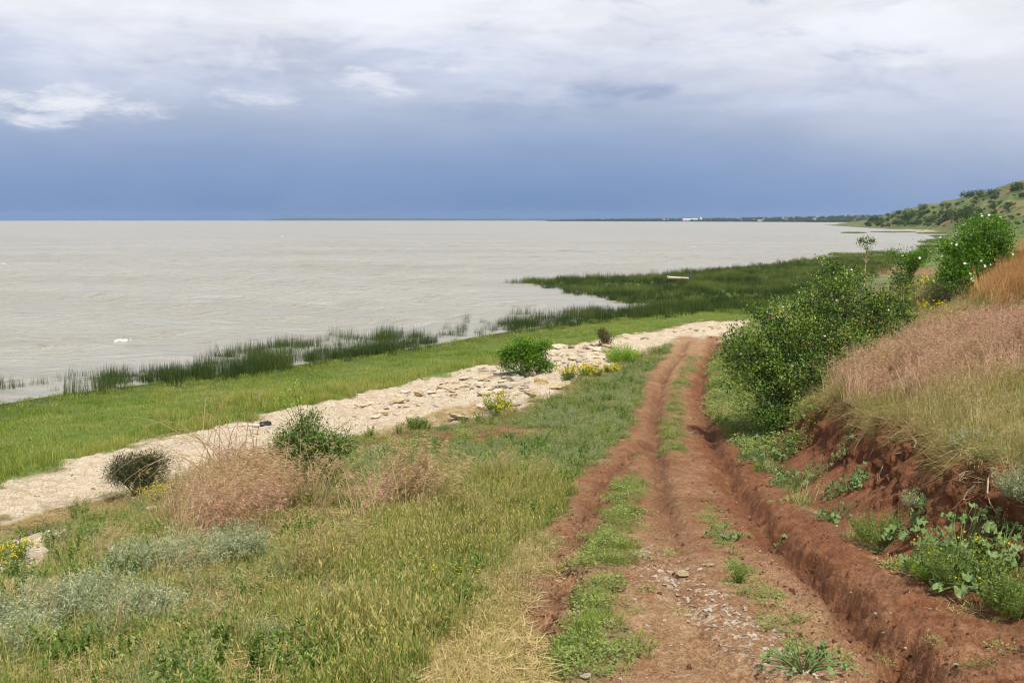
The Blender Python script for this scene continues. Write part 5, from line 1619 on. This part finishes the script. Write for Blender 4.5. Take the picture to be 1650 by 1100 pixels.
def headland_shrub(px, py, wpx, k=1.0, label='dark green shrub dotting the slopes of the headland', group='shrubs on the headland', kk=.9, seed=0, sink=0.0, name='headland_shrub'):
    g = np.random.default_rng(seed)
    b = ground(px, py)
    if b[1] < 130: return
    w = wpx * b[1] / FPX
    o = link(name, SHR[g.integers(6)], None, (b[0], b[1], gz(b[0], b[1]) - sink * w)); o.scale = (w * .75, w * .75, w * kk * .8)
    o.rotation_euler = (0, 0, g.random() * 6.28); tag(o, label, 'shrub', group)


_g = np.random.default_rng(9)
_i = 0
for (px, py, w) in [(1443, 345, 7), (1432, 348, 8), (1436, 351, 9), (1450, 345, 9), (1415, 348, 8), (1405, 351, 9), (1480, 340, 10), (1490, 337, 12), (1504, 336, 6), (1535, 320, 9), (1545, 318, 14), (1556, 318, 14), (1568, 317, 13), (1580, 316, 14), (1592, 315, 15), (1606, 314, 12),
                    (1630, 308, 14), (1640, 306, 16), (1650, 305, 18), (1470, 350, 18), (1482, 349, 16), (1465, 354, 14), (1530, 352, 20), (1545, 350, 22), (1555, 346, 26), (1562, 352, 22), (1520, 355, 16), (1575, 350, 14), (1540, 357, 16), (1500, 357, 14), (1515, 360, 16), (1450, 362, 14), (1460, 363, 12), (1475, 362, 12), (1625, 338, 12), (1600, 335, 10)]:
    headland_shrub(px, py, w, seed=_i, label='large dark bush clump along the ridge and flank of the headland', group='large headland bushes', kk=.8); _i += 1
for k in range(190):
    px = _g.uniform(1395, 1655); f = _g.random() ** .8
    top = np.interp(px, [1390, 1470, 1530, 1600, 1655], [356, 342, 325, 314, 304])
    headland_shrub(px, top + (366 - top) * f, _g.uniform(2.5, 9), seed=100 + k)

# ------------------------------------------------------------------ far shore with its village
FS = np.array([(880, 5200), (960, 4800), (1100, 4200), (1250, 3500), (1390, 2800), (1470, 2500), (1650, 2300)], float)


def far_strip(name, pts, prof, label, depth, seed):
    """low land along a far shore; pts (px, distance), prof heights"""
    px = np.linspace(pts[0][0], pts[-1][0], 90)
    dd = np.interp(px, pts[:, 0], pts[:, 1]); h = np.interp(px, prof[0], prof[1])
    V = []; rows = [(0, -.5), (0.004, 1.2), (0.03, .35), (.07, .8), (.12, 1.0), (.25, 1.05)]
    for r, (f, k) in enumerate(rows):
        D = dd * (1 + f * depth); x = (px - CX) / FPX * D
        z = (h * k * (1 + .35 * fbm(px * .05, D * .001, 1.0, 4, seed)) if r > 1 else np.full(len(px), k))
        V.append(np.stack([x, D, z], -1))
    V = np.array(V); n = len(px)
    i = np.arange(len(rows) - 1)[:, None] * n + np.arange(n - 1)[None]
    F = np.stack([i, i + 1, i + n + 1, i + n], -1).reshape(-1, 4)
    me = mesh_np(name, V.reshape(-1, 3), F, MAT['far_land'], True)
    tag(link(name, me), label, kind='structure')
    return px, dd, h


def far_land():
    m, T, out = new_mat('far_land')
    n = T.noise(pos(T), .02, 4, .6)
    principled(T, out, T.ramp(n, [(.35, (.045, .06, .022)), (.55, (.08, .09, .035)), (.7, (.15, .13, .07))]), .95, .1)
    return m


MAT['far_land'] = far_land()
pxs, dds, hs = far_strip('far_shore', FS, ([880, 930, 1100, 1300, 1400, 1650], [2, 7, 8, 13, 17, 20]), 'low wooded shore of the village across the bay', 1.0, 71)
far_strip('horizon_shore', np.array([(430, 8300), (660, 8000), (930, 7600)], float), ([430, 470, 600, 760, 930], [3, 22, 18, 14, 12]), 'faint blue shore on the horizon', .5, 72)
n = 1500
px = _g.uniform(882, 1440, n); f = _g.random(n) ** 1.6 * .13
D = np.interp(px, FS[:, 0], FS[:, 1]) * (1 + .002 + f); hgt = np.interp(px, [880, 930, 1100, 1300, 1400, 1650], [2, 7, 8, 13, 17, 20]) * np.interp(f, [0, .03, .07, .13], [.1, .35, .8, 1.0])
P = np.stack([(px - CX) / FPX * D, D, hgt - .5], -1)
sc = _g.uniform(4, 10, n) * np.interp(px, [880, 950, 1440], [.5, 1, 1.1])
scatter('far_woodland', P, np.stack([0 * px, 0 * px, _g.random(n) * 6.28], -1), np.stack([sc * .8, sc * .8, sc * .8], -1), _g.integers(0, 6, n), _g.random(n) * .5, SHR, 'trees of the far shore reading as one dark wood')

MAT['wall_white'] = paint('white_wall', (.62, .61, .58)); MAT['wall_cream'] = paint('cream_wall', (.62, .55, .44)); MAT['roof_red'] = paint('red_roof', (.20, .11, .085)); MAT['roof_grey'] = paint('grey_roof', (.33, .34, .36)); MAT['pane'] = paint('pane', (.05, .06, .08), .2, .5)


def house(px, frac, w, h, dep, wall, roof, label, group=None, name='village_house', cat='house'):
    D = float(np.interp(px, FS[:, 0], FS[:, 1])) * (1.002 + frac)
    z = float(np.interp(px, [880, 930, 1100, 1300, 1400, 1650], [2, 7, 8, 13, 17, 20]) * np.interp(frac, [0, .03, .07, .13], [.1, .35, .8, 1.0]))
    e = empty(name, ((px - CX) / FPX * D, D, z), _g.normal(0, .3) if w < 40 else .05); tag(e, label, cat, group)
    bx = lambda x0, x1, y0, y1, z0, z1: (np.array([(x0, y0, z0), (x1, y0, z0), (x1, y1, z0), (x0, y1, z0), (x0, y0, z1), (x1, y0, z1), (x1, y1, z1), (x0, y1, z1)]), np.array([[3, 2, 1, 0], [4, 5, 6, 7], [0, 1, 5, 4], [1, 2, 6, 5], [2, 3, 7, 6], [3, 0, 4, 7]]))
    a = Acc(); a.add(*bx(-w / 2, w / 2, -dep / 2, dep / 2, -3, h), .5); wo = link('wall', a.mesh('wall', MAT[wall]), e)
    r = Acc(); o = .5; hr = h + (3.2 if w < 40 else 3.0)
    V = np.array([(-w / 2 - o, -dep / 2 - o, h + .02), (w / 2 + o, -dep / 2 - o, h + .02), (w / 2 + o, dep / 2 + o, h + .02), (-w / 2 - o, dep / 2 + o, h + .02), (-w / 2 - o, 0, hr), (w / 2 + o, 0, hr)])
    r.add(V, np.array([[0, 1, 5, 4], [2, 3, 4, 5], [3, 2, 1, 0]]), .5); r.add(V, np.array([[0, 4, 3], [1, 2, 5]]), .5); link('roof', r.mesh('roof', MAT[roof]), e)
    for k in range(3 if w < 40 else 7):
        q = Acc(); x = (k + .5) / (3 if w < 40 else 7) * w - w / 2; q.add(*bx(x - .7, x + .7, -dep / 2 - .06, -dep / 2 + .02, h * .35, h * .75), .5); link('window', q.mesh('window', MAT['pane']), wo)


house(1110, .012, 62, 8, 20, 'wall_white', 'wall_white', 'long white building standing at the far waterfront', name='waterfront_building', cat='building')
house(1127, .014, 8, 13, 8, 'wall_white', 'wall_white', 'narrow white block beside the long waterfront building', name='waterfront_building', cat='building')
house(1223, .004, 22, 4, 9, 'wall_white', 'roof_grey', 'low white boathouse at the water below the village', name='waterfront_building', cat='building')
for k in range(22):
    house(_g.uniform(900, 1385), _g.uniform(.02, .11), _g.uniform(8, 12), _g.uniform(4, 6), 8, ['wall_white', 'wall_cream'][_g.integers(2)], ['roof_red', 'roof_red', 'roof_grey'][_g.integers(3)], 'small pale house among the trees of the far village', 'houses of the far village')


def ridge_house():
    b = ground(1608, 313); e = empty('ridge_house', (b[0], b[1], gz(b[0], b[1])), .2); tag(e, 'small whitish house on the ridge of the headland', 'house')
    a = Acc(); V = np.array([(-4, -3, -2), (4, -3, -2), (4, 3, -2), (-4, 3, -2), (-4, -3, 3), (4, -3, 3), (4, 3, 3), (-4, 3, 3)], float) * .5
    a.add(V, np.array([[0, 1, 5, 4], [1, 2, 6, 5], [2, 3, 7, 6], [3, 0, 4, 7], [4, 5, 6, 7]]), .5); link('wall', a.mesh('wall', MAT['wall_white']), e)
    r = Acc(); R = np.array([(-4.4, -3.4, 3.02), (4.4, -3.4, 3.02), (4.4, 3.4, 3.02), (-4.4, 3.4, 3.02), (-4.4, 0, 4.8), (4.4, 0, 4.8)], float) * .5
    r.add(R, np.array([[0, 1, 5, 4], [2, 3, 4, 5], [3, 2, 1, 0]]), .5); r.add(R, np.array([[0, 4, 3], [1, 2, 5]]), .5); link('roof', r.mesh('roof', MAT['roof_grey']), e)


ridge_house()


# ------------------------------------------------------------------ air
def haze():
    m = bpy.data.materials.new('haze'); m.use_nodes = True; T = NT(m.node_tree); T.n.clear()
    out = T.node('ShaderNodeOutputMaterial'); v = T.node('ShaderNodeVolumePrincipled')
    v.inputs['Color'].default_value = (.55, .72, 1.0, 1); v.inputs['Density'].default_value = HAZE; v.inputs['Anisotropy'].default_value = 0.0
    T.l.new(v.outputs[0], out.inputs['Volume'])
    x0, x1, y0, y1, z0, z1 = -9400, 9400, -9400, 10400, -4, 75
    V = np.array([(x0, y0, z0), (x1, y0, z0), (x1, y1, z0), (x0, y1, z0), (x0, y0, z1), (x1, y0, z1), (x1, y1, z1), (x0, y1, z1)], float)
    me = mesh_np('haze', V, [np.array([[3, 2, 1, 0], [4, 5, 6, 7], [0, 1, 5, 4], [1, 2, 6, 5], [2, 3, 7, 6], [3, 0, 4, 7]])], m)
    tag(link('haze', me), 'thin blue air between the camera and the far shores', kind='stuff')


HAZE = 0.00005
haze()
